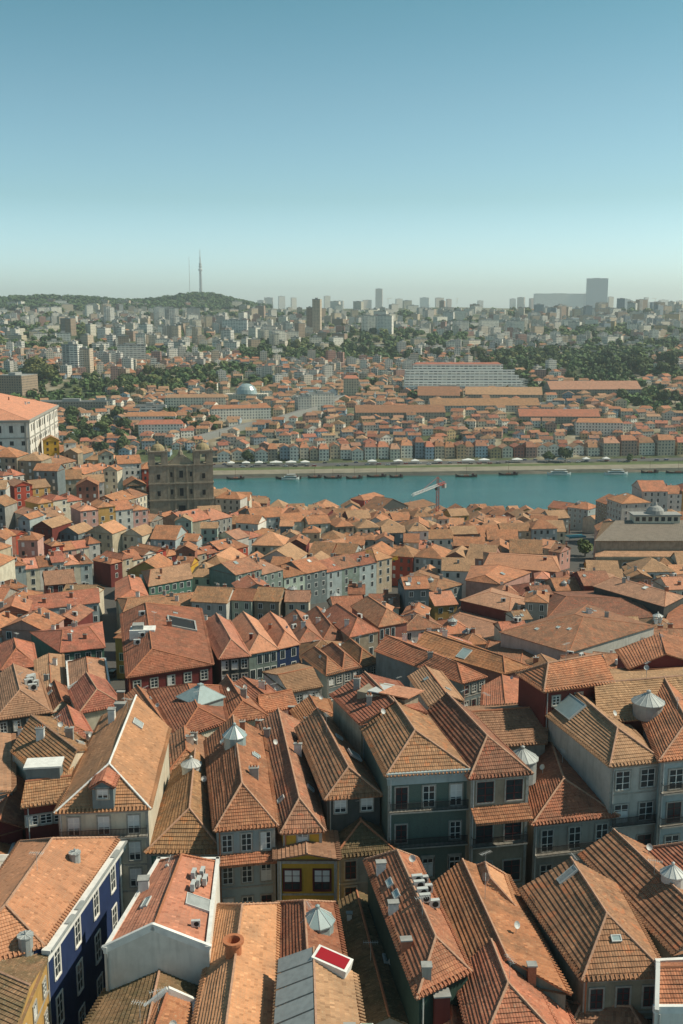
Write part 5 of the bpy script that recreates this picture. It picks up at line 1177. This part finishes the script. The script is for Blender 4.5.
# ---- ramp road with retaining wall
rp = [(196,441),(216,436),(246,428),(280,421),(300,415),(322,408),(341,399)]
pts = [atg(a_, b_) for a_, b_ in rp]; mb = MB(); wl = MB()
for p, r in zip(pts, pts[1:]):
    u = (r-p).normalized(); n_ = Vector((-u.y, u.x, 0)).normalized()*5.5; up = Vector((0,0,4.5))
    mb.face([p-n_+up, r-n_+up, r+n_+up, p+n_+up]); wl.face([p-n_-up*1.5, r-n_-up*1.5, r-n_+up*1.25, p-n_+up*1.25]); wl.face([p+n_-up*1.5, r+n_-up*1.5, r+n_+up, p+n_+up])
    wl.face([p-n_+up*1.25, r-n_+up*1.25, r-n_*.93+up*1.25, p-n_*.93+up*1.25]); add_foot([p-n_*1.3, r-n_*1.3, r+n_*1.3, p+n_*1.3])
o = mb.build('hill_road', simple('worn_asphalt', (.22,.215,.20), .9, nz=.3, sc_=.1)); tag(o, kind='structure')
o = wl.build('retaining_wall', M['greyc'], None, pts[3]); tag(o, 'long pale retaining wall carrying the road that climbs the far hillside', 'wall')
# ---- named buildings of the far hillside
def named(name, label, cat, x, yb, wpx, hpx, dp, fm, rf='orange', ax='w', ang=0, flat=False, ha=4):
    P, q, h = at_px(x, yb, wpx, hpx, dp, ang)
    if not flat:
        r = far_house(name, q, h, ax, ha, rf, fm, label, cat, None, False); return r
    c = sum(q, Vector((0,0,0)))/4; gz = min(g(p.x, p.y) for p in q); r = empty(name, (c.x, c.y, gz), label, cat); mb = MB()
    for p in q: p.z = P.z+h
    box_walls(mb, q, gz-2, P.z+h); mb.build('wall', FM[fm], r); add_foot(q)
    rb = MB(); rb.face(q, 0); wd = (q[1]-q[0]).length; m = TM(q[0], math.atan2((q[1]-q[0]).y, (q[1]-q[0]).x))
    rb.box(m, 0, wd, -.2, .2, -.002, .9); rb.box(m, 0, wd, dp-.2, dp+.2, -.002, .9); rb.box(m, wd*.35, wd*.6, dp*.3, dp*.7, .003, 3.2); rb.build('roof', M['greyc'], r); return r
named('terraced_hotel', 'long stepped pale hotel with rows of balconies above the red roofed warehouses', 'hotel', 467, 388, 122, 8, 26, 'dark ribbon', flat=True)
r = [o for o in C.objects if o.name == 'terraced_hotel'][0]
P, q, h = at_px(466, 392, 124, 8, 24); sW = (q[1]-q[0]).length
for k in range(5):
    wd_ = sW*(1-.035*k-(.12 if k == 4 else 0)); q2 = quad(P.x-sW*.01*k, P.y+12+9*k, wd_, 20, 0); zz = P.z+6.5*(k+1)
    mb = MB(); box_walls(mb, q2, P.z-6, zz); mb.build('terrace_storey', FM['ribbon'], r)
    mb = MB(); mb.face([Vector((p.x, p.y, zz)) for p in q2]); m_ = TM((q2[0].x, q2[0].y, zz)); mb.box(m_, 0, wd_, .0, .25, .003, 1.0); mb.box(m_, 0, wd_, -1.2, -.003, -3.4, -2.6); mb.build('terrace', M['whitep'], r)
    add_foot(q2)
for p in q2: p.z = zz+.01
add_roof(r, q2, 'w', 5, 5, .5, 3, 'orange', 1, .5, False)
for nm, lab, cat, x, yb, wp, hp, dp, fm, rf, ax, ang, flat, ha in (
 ('warehouse','long brown roofed wine warehouse below the left half of the stepped hotel','warehouse',440,404,42,7,40,'stone','brown','w',-.08,False,0),
 ('warehouse','wide brown roofed warehouse right of the stepped hotel beside the round tree','warehouse',595,398,92,7,38,'stone','tan','w',.05,False,0),
 ('warehouse','tan roofed warehouse between the two long brown roofed ones','warehouse',505,402,76,6,34,'stone','tan','w',-.1,False,0),
 ('warehouse','lower brown roofed warehouse range in front of the white roofed shed','warehouse',485,412,110,5,30,'grey','brown','w',.04,False,0),
 ('white_shed','white roofed shed behind the brown roofed warehouse range','shed',551,408,21,4,18,'white','salmon','w',0,True,0),
 ('warehouse','lowest long brown roof right of the hill road top','warehouse',400,420,90,6,30,'stone','brown','w',.05,False,0),
 ('warehouse','brown roofed warehouse behind the white villa with long side','warehouse',560,424,80,6,28,'stone','orange','w',-.04,False,0),
 ('long_villa','long white two storey villa above the right part of the quay','villa',600,436,46,12,16,'white','orange','w',-.12,False,3),
 ('apartment_building','white apartment building beside the top of the hill road','apartments',320,411,26,17,18,'white','orange','w',.25,True,0),
 ('apartment_building','grey apartment building joined to the white one by the hill road','apartments',303,413,14,16,20,'grey','orange','w',.25,True,0),
 ('tan_tower_house','tan tower like building at the top of the hill road','building',351,398,15,19,15,'tan','orange','w',0,False,3),
 ('white_school','white long low building with terraces left of the domed hall','building',150,426,50,9,16,'white','orange','w',.08,False,2),
 ('long_villa','long white block with orange roof left above the church towers','building',160,436,44,11,16,'white','orange','w',.15,False,3),
 ('white_house','white cubic houses stepping down above the dark wooded slope','building',150,415,30,9,15,'ribbon','orange','w',.1,True,0),
 ('concrete_building','long low concrete building behind the wooded slope on the left','building',72,412,70,10,18,'stone','orange','w',0,True,0),
 ('white_house','bright white flat roofed house left of the dark wooded slope','building',103,411,20,10,14,'white','orange','w',0,True,0),
 ('terrace_row','row of pale terraced houses following the lower hill road','building',240,420,60,11,14,'white','orange','w',.25,False,3),
 ('terrace_row','long white terrace of houses left of the terraced row by the hill road','building',195,410,60,12,14,'cream','tan','w',.1,False,3),
 ('stone_arcade','brown stone building with rows of arched openings behind the white palace','building',12,398,30,22,40,'brown','brown','w',-.2,True,0),
 ('greenhouse_block','long pale glazed range below the left end of the hotel','building',450,394,70,6,14,'pale blue','orange','w',0,True,0)):
    named(nm, lab, cat, x, yb, wp, hp, dp, fm, rf, ax, ang, flat, ha)
P = atg(246, 400); r = empty('domed_hall', P, 'pale building with a large grey green glass dome on the far hillside', 'hall'); mb = MB(); m = TM(P)
mb.box(m, -26, 26, 0, 22, -4, 7); mb.build('wall', FM['cream'], r); mb = MB(); mb.lathe(P+Vector((0,11,7)), [(13,0),(12,5),(9,9),(5,11.5),(0,12.5)], 18); mb.build('dome', M['skyglass'], r); add_foot(quad(P.x, P.y+11, 54, 24, 0))
# ---- viaduct on the horizon side
for k, (x0, x1, y_, hh) in enumerate(((212,372,361,5),(560,622,354,5))):
    a_, b_ = atg(x0, y_), atg(x1, y_); z = max(a_.z, b_.z)+hh; r = empty('rail_viaduct', (a_+b_)/2, ('long concrete viaduct crossing the trees in the middle distance' if k == 0 else 'shorter viaduct half hidden by trees at the right'), 'viaduct')
    e = b_-a_; e.z = 0; m = TM((a_.x, a_.y, z), math.atan2(e.y, e.x)); mb = MB(); mb.box(m, 0, e.length, 0, 9, -1.6, 0); mb.box(m, 0, e.length, -.3, .0, -1.2, 1.0); mb.build('deck', M['greyc'], r); n = int(e.length/24)
    for i in range(n+1): mb = MB(); x = e.length*i/n; P = m @ Vector((x, 4, 0)); mb.box(m, x-1.2, x+1.2, 1.5, 7.5, g(P.x, P.y)-z-3, -1.603); mb.build('pier', M['greyc'], r)
# ---- apartment blocks
rb_ = random.Random(21); BL = []
def apart(x, yb, wpx, hpx, fm, label=None, dp=16):
    P, q, h = at_px(x, yb, wpx, hpx, dp, rb_.choice([-1, 1, 1])*rb_.uniform(.1, .75) if label is None else rb_.uniform(-.3, .3))
    if label is None and not foot_ok(q, 2): return
    c = sum(q, Vector((0,0,0)))/4; gz = g(c.x, c.y); r = empty('apartment_block', (c.x, c.y, gz), label, 'apartments', None if label else 'apartment blocks across the river'); mb = MB(); zt = P.z+h
    for p in q: p.z = zt
    box_walls(mb, q, gz-8, zt); mb.build('wall', FM[fm], r); add_foot(q); wd = (q[1]-q[0]).length; m = TM(q[0], math.atan2((q[1]-q[0]).y, (q[1]-q[0]).x))
    rb = MB(); rb.face(q, 0); rb.box(m, -.3, wd+.3, -.3, .2, -.6, .7); rb.box(m, wd*.3, wd*.62, dp*.3, dp*.7, .003, rb_.uniform(2, 4)); rb.build('roof', M['greyc'], r)
    if hpx > 11 and rb_.random() < .6:
        bl = MB(); n = int((h-2)/3.1)
        for k in range(n): bl.box(m, wd*.08, wd*.45, -1.3, -.003, -3.1*k-3.6, -3.1*k-2.5)
        bl.build('balconies', M['whitep'] if rb_.random() < .5 else M['greyc'], r)
    if label is None: BL.append((r, fm, x, yb-hpx/2, wpx, hpx))
    else: LM.append((label, x, yb-hpx/2))
for a_ in ((317,334,8,34,'tan','tall slim tan tower block left of centre on the skyline'),(310,334,7,26,'brown','brown tower block against the left side of the slim tan tower'),
  (368.5,333,13,17,'white','white tower block, left one of the pair right of the slim tan tower'),(385,334,16,18,'white','white tower block, right one of the pair right of the slim tan tower'),
  (461,333,15,12,'white','leftmost of three equal white blocks in the right middle distance'),(489,333,19,13,'white','middle of three equal white blocks in the right middle distance'),(515,334,18,13,'white','rightmost of three equal white blocks in the right middle distance'),
  (379,300,7,11,'tan','lone little tower standing above the skyline right of centre'),(235,333,25,13,'ribbon','broad white slab block with ribbon windows left of centre'),
  (72,373,17,28,'ribbon','tall pale block with balconies at the left, nearer of the pair'),(85,373,12,24,'tan','tan block against the right side of the tall pale block'),
  (131,364,28,19,'ribbon','stepped white block cluster right of the tall pale block'),(596.5,305,21,26,'glass tower',"tall glass tower at the right rising well above the skyline")): apart(*a_[:5], label=a_[5], dp=(34 if a_[0] == 600 else 16))
P0, q0, h0 = at_px(562, 306, 56, 12, 30, .1)
named('glass_slab', 'long low glass slab building left of the tall glass tower', 'building', 560, 308, 54, 14, 30, 'ribbon', flat=True, ang=.16)
for (x0, x1, y0, y1, n, w0, w1, h0, h1, cols) in (
  (60,330,318,352,62,6,14,8,17,['white','cream','tan','brown','grey','ribbon','tan','white']), (0,60,330,352,10,8,16,5,9,['white','tan','cream']),
  (335,450,308,322,22,6,14,4,9,['white','cream','tan','grey']), (530,683,308,324,34,6,13,7,13,['brown','tan','white','slate','ribbon','brown']),
  (260,683,300,309,52,4,10,3,8,['white','tan','grey','cream','brown']), (280,340,322,345,10,8,14,7,12,['brown','white','tan']), (570,683,322,334,16,8,14,6,10,['white','pale blue','ochre','slate','brown']),
  (0,270,305,322,40,5,12,3,7,['white','cream','tan','pink']),(60,340,335,358,40,7,15,6,13,['white','cream','tan','ribbon','grey','white']),(420,683,312,334,40,7,16,5,10,['white','cream','ribbon','tan','white']),(340,683,340,352,18,9,18,4,8,['white','cream','tan'])):
    for i in range(n): apart(rb_.uniform(x0, x1), rb_.uniform(y0, y1), rb_.uniform(w0, w1), rb_.uniform(h0, h1), rb_.choice(cols))
# ---- television tower and mast
P = atg(201, 296); s = P.y/F; r = empty('television_tower', P, 'very tall slender television tower on the wooded hill', 'tower'); mb = MB(); Hh = 44*s
mb.lathe(P, [(22.5,-3),(13.5,Hh*.1),(10.5,Hh*.45),(9.3,Hh*.70)], 12); mb.build('shaft', M['greyc'], r); mb = MB()
mb.lathe(P, [(9.3,Hh*.53),(18.0,Hh*.55),(18.0,Hh*.58),(9.8,Hh*.60),(9.8,Hh*.62),(15.0,Hh*.63),(15.0,Hh*.65),(8.2,Hh*.66),(12.0,Hh*.68),(12.0,Hh*.71),(0.0,Hh*.72)], 14); mb.build('antenna_deck', M['metal'], r); mb = MB()
mb.lathe(P, [(6.3,Hh*.70),(4.8,Hh*.85),(3.0,Hh*.86),(1.8,Hh)], 8); mb.build('antenna_mast', M['metal'], r)
P = atg(190, 297); r = empty('radio_mast', P, 'thin lattice radio mast left of the television tower', 'mast'); mb = MB(); mb.tube(P, P+Vector((0,0,17*s)), 1.3, .5, 5); mb.build('mast', M['craneg'], r); mb = MB(); mb.box(TM(P), -2, 2, -2, 2, 0, 4); mb.build('cabin', M['greyc'], r)
# ---- cranes
def crane(P, H_, J, rz, matn, label, cj=.3, th=1.2, rise=.10):
    r = empty('tower_crane', P, label, 'crane'); mb = MB(); m = TM(P, rz)
    def lattice(mb, a, b_, w_, n):
        a, b_ = Vector(a), Vector(b_); d = (b_-a).normalized(); u = d.orthogonal().normalized(); v_ = d.cross(u); cs = [(u+v_)*w_, (u-v_)*w_, (-u-v_)*w_, (v_-u)*w_]
        for c in cs: mb.tube(m @ (a+c), m @ (b_+c), w_*.20, None, 4, 0, False)
        for i in range(n):
            p, q_ = lerp(a, b_, i/n), lerp(a, b_, (i+1)/n)
            for k in range(4): mb.tube(m @ (p+cs[k]), m @ (q_+cs[(k+1) % 4]), w_*.12, None, 3, 0, False)
    lattice(mb, (0,0,0), (0,0,H_), th*.5, int(H_/2)); mb.build('mast', M[matn], r)
    mb = MB(); lattice(mb, (0,0,H_+1), (J,0,H_+1+J*rise), th*.45, int(J/2)); mb.build('jib', M['craneg'] if matn != 'yellowm' else M[matn], r)
    mb = MB(); lattice(mb, (0,0,H_+1), (-J*cj,0,H_+1), th*.45, int(J*cj/2)); mb.build('counter_jib', M[matn], r); mb = MB(); mb.box(m, -J*cj, -J*cj+2.4, -1, 1, H_-1.8, H_+.6); mb.build('counterweight', M['greyc'], r)
    mb = MB(); lattice(mb, (0,0,H_+1), (0,0,H_+6), th*.35, 3); mb.tube(m @ Vector((0,0,H_+6)), m @ Vector((J*.7,0,H_+1+J*rise*.7)), .08, None, 4); mb.tube(m @ Vector((0,0,H_+6)), m @ Vector((-J*cj,0,H_+1)), .08, None, 4); mb.build('tower_head', M[matn], r)
    mb = MB(); mb.box(m, .8, 2.4, -.8, .8, H_-1.6, H_+.4); mb.build('cab', M['glass'], r)
P = atg(437, 530); top = aty(437, 487, P.y); crane(P, top.z-P.z, 34, math.pi+1.05, 'redm', 'red and white tower crane rising in front of the river', .3, 1.4, -.02)
P = atg(367, 592); top = aty(367, 566, P.y); crane(P, top.z-P.z, 12, .3, 'yellowm', 'slim yellow crane among the roofs near the centre', .3, .9)
for i, (x, lab) in enumerate(((388,'tiny crane on the skyline right of the lone little tower'),(457,'tiny crane on the skyline above the three equal white blocks'),(655,'tiny crane on the skyline at the far right'))):
    P = atg(x, 304); crane(P, 45, 40, .2+i, 'yellowm', lab, .3, 2.6)
# ---- trees
def tree_meshes(seed, r=4.0, h=9.0, n=620, leaf=.75, squash=.8):
    rt = random.Random(seed); cl = []
    for i in range(11):
        a = rt.uniform(0, 6.28); d = rt.uniform(0, .72)*r; cl.append((Vector((d*math.cos(a), d*math.sin(a), h*.62+rt.uniform(-.3, .34)*r)), rt.uniform(.38, .6)*r))
    mb = MB()
    for i in range(n):
        c, cr_ = rt.choice(cl); d = Vector((rt.gauss(0, 1), rt.gauss(0, 1), rt.gauss(0, 1))).normalized(); P = c+d*cr_*rt.uniform(.75, 1.05)*Vector((1,1,squash)).length/1.6
        nrm = (d+Vector((rt.uniform(-.6, .6), rt.uniform(-.6, .6), rt.uniform(-.3, .8)))).normalized(); u = nrm.orthogonal().normalized(); v_ = nrm.cross(u); k = leaf*rt.uniform(.6, 1.2); an = rt.uniform(0, 3); u, v_ = u*math.cos(an)+v_*math.sin(an), v_*math.cos(an)-u*math.sin(an)
        mb.face([P-u*k-v_*k*.6, P+u*k*.7-v_*k, P+u*k+v_*k*.6, P-u*k*.6+v_*k], 0)
    cr = mb
    tk = MB(); tk.tube((0,0,-1), (0,0,h*.5), .38, .25, 7)
    for i in range(4): a = i*1.6+rt.uniform(0, 1); tk.tube((0,0,h*.38), (math.cos(a)*r*.5, math.sin(a)*r*.5, h*.68), .18, .08, 5)
    return cr, tk
def leafmat(name, c0, c1):
    m, t, b = newmat(name); gm = N(t, 'ShaderNodeNewGeometry'); L(t, vary(t, mixc(t, noi(t, .8, 2), c0, c1), .22, .02), b.inputs['Base Color']); b.inputs['Roughness'].default_value = .8; return m
LV = [leafmat('dark_foliage', (.045,.07,.025), (.08,.11,.04)), leafmat('mid_foliage', (.06,.095,.03), (.10,.135,.045)), leafmat('olive_foliage', (.10,.115,.035), (.15,.155,.055))]
TV = []
for i in range(6):
    cr, tk = tree_meshes(40+i, 4.2+.3*i, 9+.6*i); TV.append((cr.mesh('crown', LV[i % 3]), tk.mesh('trunk', M['bark']), cr))
TREES = []
def tree(P, s, k, label=None, cat='tree'):
    r = empty('tree', P, label, cat, None if label else 'trees across the river'); r.scale = (s, s, s*random.uniform(.85, 1.1)); r.rotation_euler = (0, 0, random.uniform(0, 6))
    for nm, me in (('crown', TV[k][0]), ('trunk', TV[k][1])): o = bpy.data.objects.new(nm, me); C.objects.link(o); o.parent = r
    if label is None: TREES.append((r, k))
    return r
rt = random.Random(3)
for (x0, x1, y0, y1, n, s0, s1, ks) in ((26,62,376,382,8,1.7,2.5,(2,2,1)),(80,130,378,392,16,1.0,1.7,(0,1)),(60,132,420,455,26,1.0,1.8,(0,0,1)),(165,216,414,432,22,.9,1.4,(0,1)),(250,366,352,362,26,1.5,2.4,(1,2,2,0)),
   (405,560,355,368,34,1.4,2.3,(1,0,2)),(600,683,360,378,24,1.6,2.6,(0,0,1)),(130,220,372,396,22,.9,1.5,(0,1,2)),(500,600,372,388,16,1.0,1.6,(0,1)),(340,400,372,400,10,.8,1.3,(0,1)),(420,560,418,440,8,.6,1.0,(0,1))):
    for i in range(n):
        P = atg(rt.uniform(x0, x1), rt.uniform(y0, y1))
        if foot_ok(quad(P.x, P.y, 3, 3, 0), 0): tree(P-Vector((0,0,1.5)), rt.uniform(s0, s1), rt.choice([0,3] if 0 in ks and rt.random() < .5 else [0,3,1,4] if 1 in ks and 2 not in ks else [1,4,2,5]))
for (x, y_, s_, k, lab) in ((621,404,2.1,0,'big round dark tree beside the wide brown roofed warehouse'),(663,404,1.6,3,'left one of two dark trees by the sunny lawn at the right'),(675,404,1.7,0,'right one of two dark trees by the sunny lawn at the right'),
    (549,462,1.35,0,'round tree on the far quay, left one of the pair before the villa'),(565,462,1.3,3,'round tree on the far quay, right one of the pair before the villa'),(248,463,1.3,0,'dark tree on the far quay among the white tents'),(630,462,.8,1,'small tree on the far quay before the ochre houses'),
    (585,556,.95,1,'bright green street tree standing in the gap left of the stone hall'),(221,505,.8,1,'tree just right of the stone church by the water')): tree(atg(x, y_), s_, k, lab)
# ---- village of small tiled houses on the far slopes
rf_ = random.Random(77); cand = []
FW = ['white','white','cream','cream','tan','grey','pink','pale blue','ochre','stone','slate']; FR = ['orange','rust','brown','tan','tan','brown']
y = 952.0; ri = 0
while y < 3700:
    s_ = y-904; pitch = 13 if s_ < 380 else (19 if s_ < 1000 else 34 if s_ < 2000 else 60)
    x = -(.36*y+30)
    while x < .36*y+60:
        cand.append((x+rf_.uniform(-3, 3), y+x*.1+rf_.uniform(-.3, .3)*pitch)); x += pitch*rf_.uniform(.8, 1.3)
    y += pitch*rf_.uniform(.8, 1.15); ri += 1
FAR = []; fw, fr, fwin_ = {}, {}, MB(); nfar = 0; wood = []; bw_ = {}; tops_ = MB(); nb_ = 0
for (x, y) in cand:
    s_ = y-YF(x)
    if s_ < 88: continue
    n_ = noise.noise(Vector((x*.004, y*.004, 2.2)))+.5*noise.noise(Vector((x*.015, y*.015, 7)))
    px_, py_ = topx((x, y, g(x, y)))
    if not (-15 < px_ < 700): continue
    thr = -.6 if s_ < 330 else (-.12 if s_ < 1000 else -.08)
    if 240 < px_ < 400 and 343 < py_ < 362: thr = .5
    if 400 < px_ < 683 and 336 < py_ < 372: thr = .12
    if s_ > 2900 and px_ < 270: thr = 9
    if px_ > 620 and 372 < py_ < 425: thr = .15
    if n_ < thr-.0:
        wood.append((x, y, n_)); continue
    wd, dp = rf_.uniform(8, 15), rf_.uniform(8, 12); ang = .1+rf_.uniform(-.5, .5)*(1 if s_ > 200 else .8)
    if s_ > 1000: wd *= 1.3; dp *= 1.2
    q = quad(x, y, wd, dp, ang)
    if not foot_ok(q, -.2): continue
    ax = rf_.choice('wwd'); fm = rf_.choice(FW); rf = rf_.choice(FR); h = rf_.uniform(4, 8); hip = rf_.random() < .4
    if s_ > 480 and rf_.random() < (.42 if s_ < 1000 else .8):
        add_foot(q); gz = g(x, y); zt = gz+rf_.choice([6, 9, 9, 12, 12, 15, 20])*(1 if s_ < 1500 else 1.15); mb = bw_.setdefault(rf_.choice(['white','white','cream','cream','tan','grey','ribbon','pink','white']), MB())
        for p in q: p.z = zt
        box_walls(mb, q, gz-5, zt); tops_.face([Vector((p.x, p.y, zt)) for p in q], rf_.randrange(2)); m_ = TM(q[0], ang); tops_.box(m_, wd*.3, wd*.6, dp*.3, dp*.7, .003, 2.2, 0); nb_ += 1; continue
    if nfar < 285:
        r = far_house('hillside_house', q, h, ax, (3 if hip else 0), rf, fm, None, 'house', 'small houses on the far slope'); FAR.append((r, fm, rf, px_, py_)); nfar += 1
    else:
        add_foot(q); gz = g(x, y)
        for p in q: p.z = gz+h
        add_roof(None, q, ax, 3 if hip else 0, 3 if hip else 0, .5, (wd if ax == 'd' else dp)*.25, rf, 1, .3, into=fr.setdefault(rf, MB()), fascia=False)
        gb, _, _ = add_roof(None, q, ax, 3 if hip else 0, 3 if hip else 0, .5, (wd if ax == 'd' else dp)*.25, rf, 1, .3, into=MB(), fascia=False)
        mb = fw.setdefault(fm, MB()); box_walls(mb, q, gz-4, gz+h)
        for p, r_, ap in gb: mb.face([p, r_, ap], 0, [(0,0)]*3)
out = MB(); mats = []
for d_, lib in ((fw, FM), (fr, T)):
    for k, mb in d_.items(): merge(out, mb, len(mats)); mats.append(lib[k])
o = out.build('far_houses', mats); tag(o, 'spread of tiny tiled houses over the far slopes up to the skyline', 'houses', None, 'stuff')
out = MB(); mats = []
for k, mb in bw_.items(): merge(out, mb, len(mats)); mats.append(FM[k])
merge(out, tops_, len(mats)); mats += [M['greyc'], M['brick']]
o = out.build('far_apartment_blocks', mats); tag(o, 'pale mass of small flat roofed blocks spread up to the skyline', 'apartments', None, 'stuff'); print('mass blocks', nb_)
# ---- woods that read as one mass
out = MB(); nw_ = 0
def lowcrown(seed):
    cr, _ = tree_meshes(seed, 4.6, 8.5, 110, 1.5); return cr
LC = [lowcrown(90+i) for i in range(4)]
def addtree(x, y, s_, mi):
    cr = LC[rf_.randrange(4)]; b = len(out.v); a = rf_.uniform(0, 6.28); ca, sa = math.cos(a)*s_, math.sin(a)*s_; gz = g(x, y)-2.5*s_
    out.v.extend([(x+vx*ca-vy*sa, y+vx*sa+vy*ca, gz+vz*s_) for vx, vy, vz in cr.v]); out.f.extend([tuple(i+b for i in f) for f in cr.f]); out.m.extend([mi]*len(cr.f)); out.uv.extend([(0,0)]*(4*len(cr.f)))
for (x, y, n_) in wood:
    if rf_.random() < .8 and foot_ok(quad(x, y, 4, 4, 0), 0):
        addtree(x, y, rf_.uniform(.8, 1.35)*(1+min(1.4, (y-900)/2200)), rf_.choice([0,0,1,1,2])); nw_ += 1
for i in range(1500):   # wooded hill and bands
    px_ = rf_.uniform(-10, 280); X = (px_-341.5)/1020; Y = rf_.uniform(3500, 4700); x = X*Y
    if 50*math.exp(-((x+1180)/430)**2-((Y-4300)/600)**2)+54*math.exp(-((x+560)/190)**2-((Y-4300)/500)**2) < 9: continue
    addtree(x, Y, rf_.uniform(2.0, 3.2), rf_.choice([0,0,1])); nw_ += 1
for (x0, x1, y0, y1, n, sc0) in ((240,400,342,362,90,2.0),(405,560,344,362,60,1.7),(520,683,342,372,90,1.8),(0,60,345,372,50,1.8),(270,683,301,305,120,2.4),(60,135,412,452,60,1.3),(168,215,405,428,40,1.2),(100,220,372,392,60,1.3)):
    for i in range(n):
        P = atg(rf_.uniform(x0, x1), rf_.uniform(y0, y1))
        if foot_ok(quad(P.x, P.y, 5, 5, 0), 0): addtree(P.x, P.y, rf_.uniform(.7, 1.1)*sc0, rf_.choice([0,0,1,2]))
o = out.build('woodland', LV); tag(o, 'dark green woods between the houses and on the far hill', 'woodland', None, 'stuff')
# ---- street life in the gaps
car(atg(113, 676)+Vector((0,0,.05)), 1.4, (.03,.035,.04), 'dark car parked in the narrow lane beside the maroon building')
P = atg(575, 541); r = empty('market_stall', P, 'turquoise canopy in the small square beside the bright green street tree', 'stall'); mb = MB(); m = TM(P, .3); mb.box(m, -5, 5, -2.5, 2.5, 2.6, 2.9); mb.box(m, -5.1, 5.1, -2.6, -2.5, 2.1, 2.9); mb.build('canopy', simple('turquoise_canvas', (.03,.28,.33), .7), r)
for sx in (-4.8, 4.8):
    for sy in (-2.3, 2.3): mb = MB(); mb.tube(m @ Vector((sx, sy, 0)), m @ Vector((sx, sy, 2.6)), .07, .07, 5); mb.build('pole', M['metal'], r)
# ================================================================ LABELS
BASELM = [('the white palace',30,440),('the twin towered church',183,480),('the tall grey green tenement',243,585),('the green fronted house',170,575),('the maroon building',165,640),('the dark lane',113,650),
 ('the red river house',375,495),('the arcaded hall',410,510),('the red and white crane',437,500),('the yellow crane',367,578),('the stone hall',640,560),('the zinc roofed exchange',650,530),('the right river block',640,500),
 ('the huge grey clad hall',575,630),('the pink crenellated house',498,575),('the grey box building',430,585),('the maroon box building',500,600),('the bright green street tree',585,540),('the street end corner',545,510),
 ('the ochre river house',565,515),('the triple hipped house',350,665),('the ornate arched house',392,620),('the salmon hipped roofs',245,640),('the long red brown roof',480,650),('the curved salmon roof',130,750),('the grey blue row building',65,605),
 ('the pale blue row',330,570),('the long brick red house',520,562),('the white fronted house',300,685),('the left picture edge',5,560),('the waterside gap beside the church',225,505)]
FARLM = [('the domed hall',246,392),('the hill road bottom',216,436),('the hill road bend',290,418),('the hill road top',341,399),('the stepped hotel',465,375),('the long white villa',600,430),('the round dark tree',621,395),('the brown warehouse range',485,410),
 ('the white apartment building',320,405),('the quay trees',557,455),('the twin towered church',183,450),('the white roofed shed',551,406),('the big tan quay houses',640,445),('the white quay gables',240,450),('the slate quay houses',425,445),('the pale blue quay house',483,450),('the two dark trees',669,398),('the left picture edge',3,400),('the wooded slope',95,430),('the tan tower house',351,390),('the lowest long brown roof',400,418),('the left quay middle',320,445),('the red quay house',521,448)]
BLM = [('the television tower',201,280),('the slim tan tower',317,318),('the white tower pair',377,325),('the three white blocks',489,327),('the glass tower',600,290),('the glass slab',560,300),('the tall pale block',72,360),('the stepped white cluster',131,355),('the broad ribbon slab',235,327),('the viaduct',290,358),('the lone little tower',379,294),('the left picture edge',3,330),('the right picture edge',680,330)]
def auto(items, lms, fmt):
    """items: (obj, look, px, py): nearest landmark in the picture, side of it, rank"""
    gr = {}
    for it in items:
        o, look, x, y = it; lm = min(lms, key=lambda l: math.hypot(l[1]-x, (l[2]-y)*1.6)); dx, dy = x-lm[1], (y-lm[2])*1.6
        rel = ('right of' if dx > 0 else 'left of') if abs(dx) > abs(dy) else ('below' if dy > 0 else 'above')
        gr.setdefault((look, rel, lm[0]), []).append((math.hypot(dx, dy), o))
    for (look, rel, lm), L_ in gr.items():
        L_.sort(key=lambda t_: t_[0])
        for k, (d, o) in enumerate(L_): o['label'] = fmt % (look, (NUM(k)+' nearest' if k else 'nearest'), rel, lm) if len(L_) > 1 else (fmt % (look, 'XX', rel, lm)).replace(', XX', '').replace('XX ', '')
items = []
for H in HOUSES:
    x, y = topx(H['c']); col, rf = H['look']; items.append((H['root'], '%s house with %s %s roof' % (col, 'hipped' if H['hip'] else 'gabled', RNAME[rf]), x, y))
    H['root']['group'] = 'old town houses on the near bank'
auto(items, BASELM, '%s, %s %s %s')
auto([(r, '%s house under %s roof' % (fm, RNAME[rf]), x, y) for r, fm, rf, x, y in FAR], FARLM, 'small %s, %s %s %s')
auto([(r, '%s %s' % ('tall narrow' if hp > 1.3*wp else 'upright' if hp > wp*.8 else 'broad low', {'ribbon':'white balconied','slate':'slate grey'}.get(fm, fm)), x, y) for r, fm, x, y, wp, hp in BL], BLM, '%s apartment block, %s %s %s')
auto([(r, ['dark green','mid green','olive green'][k % 3], *topx(r.location)) for r, k in TREES], FARLM+BLM[6:10], '%s tree, %s %s %s')
print('FAR', nfar, 'blocks', len(BL), 'trees', len(TREES), 'woods', nw_, 'objects', len(C.objects))
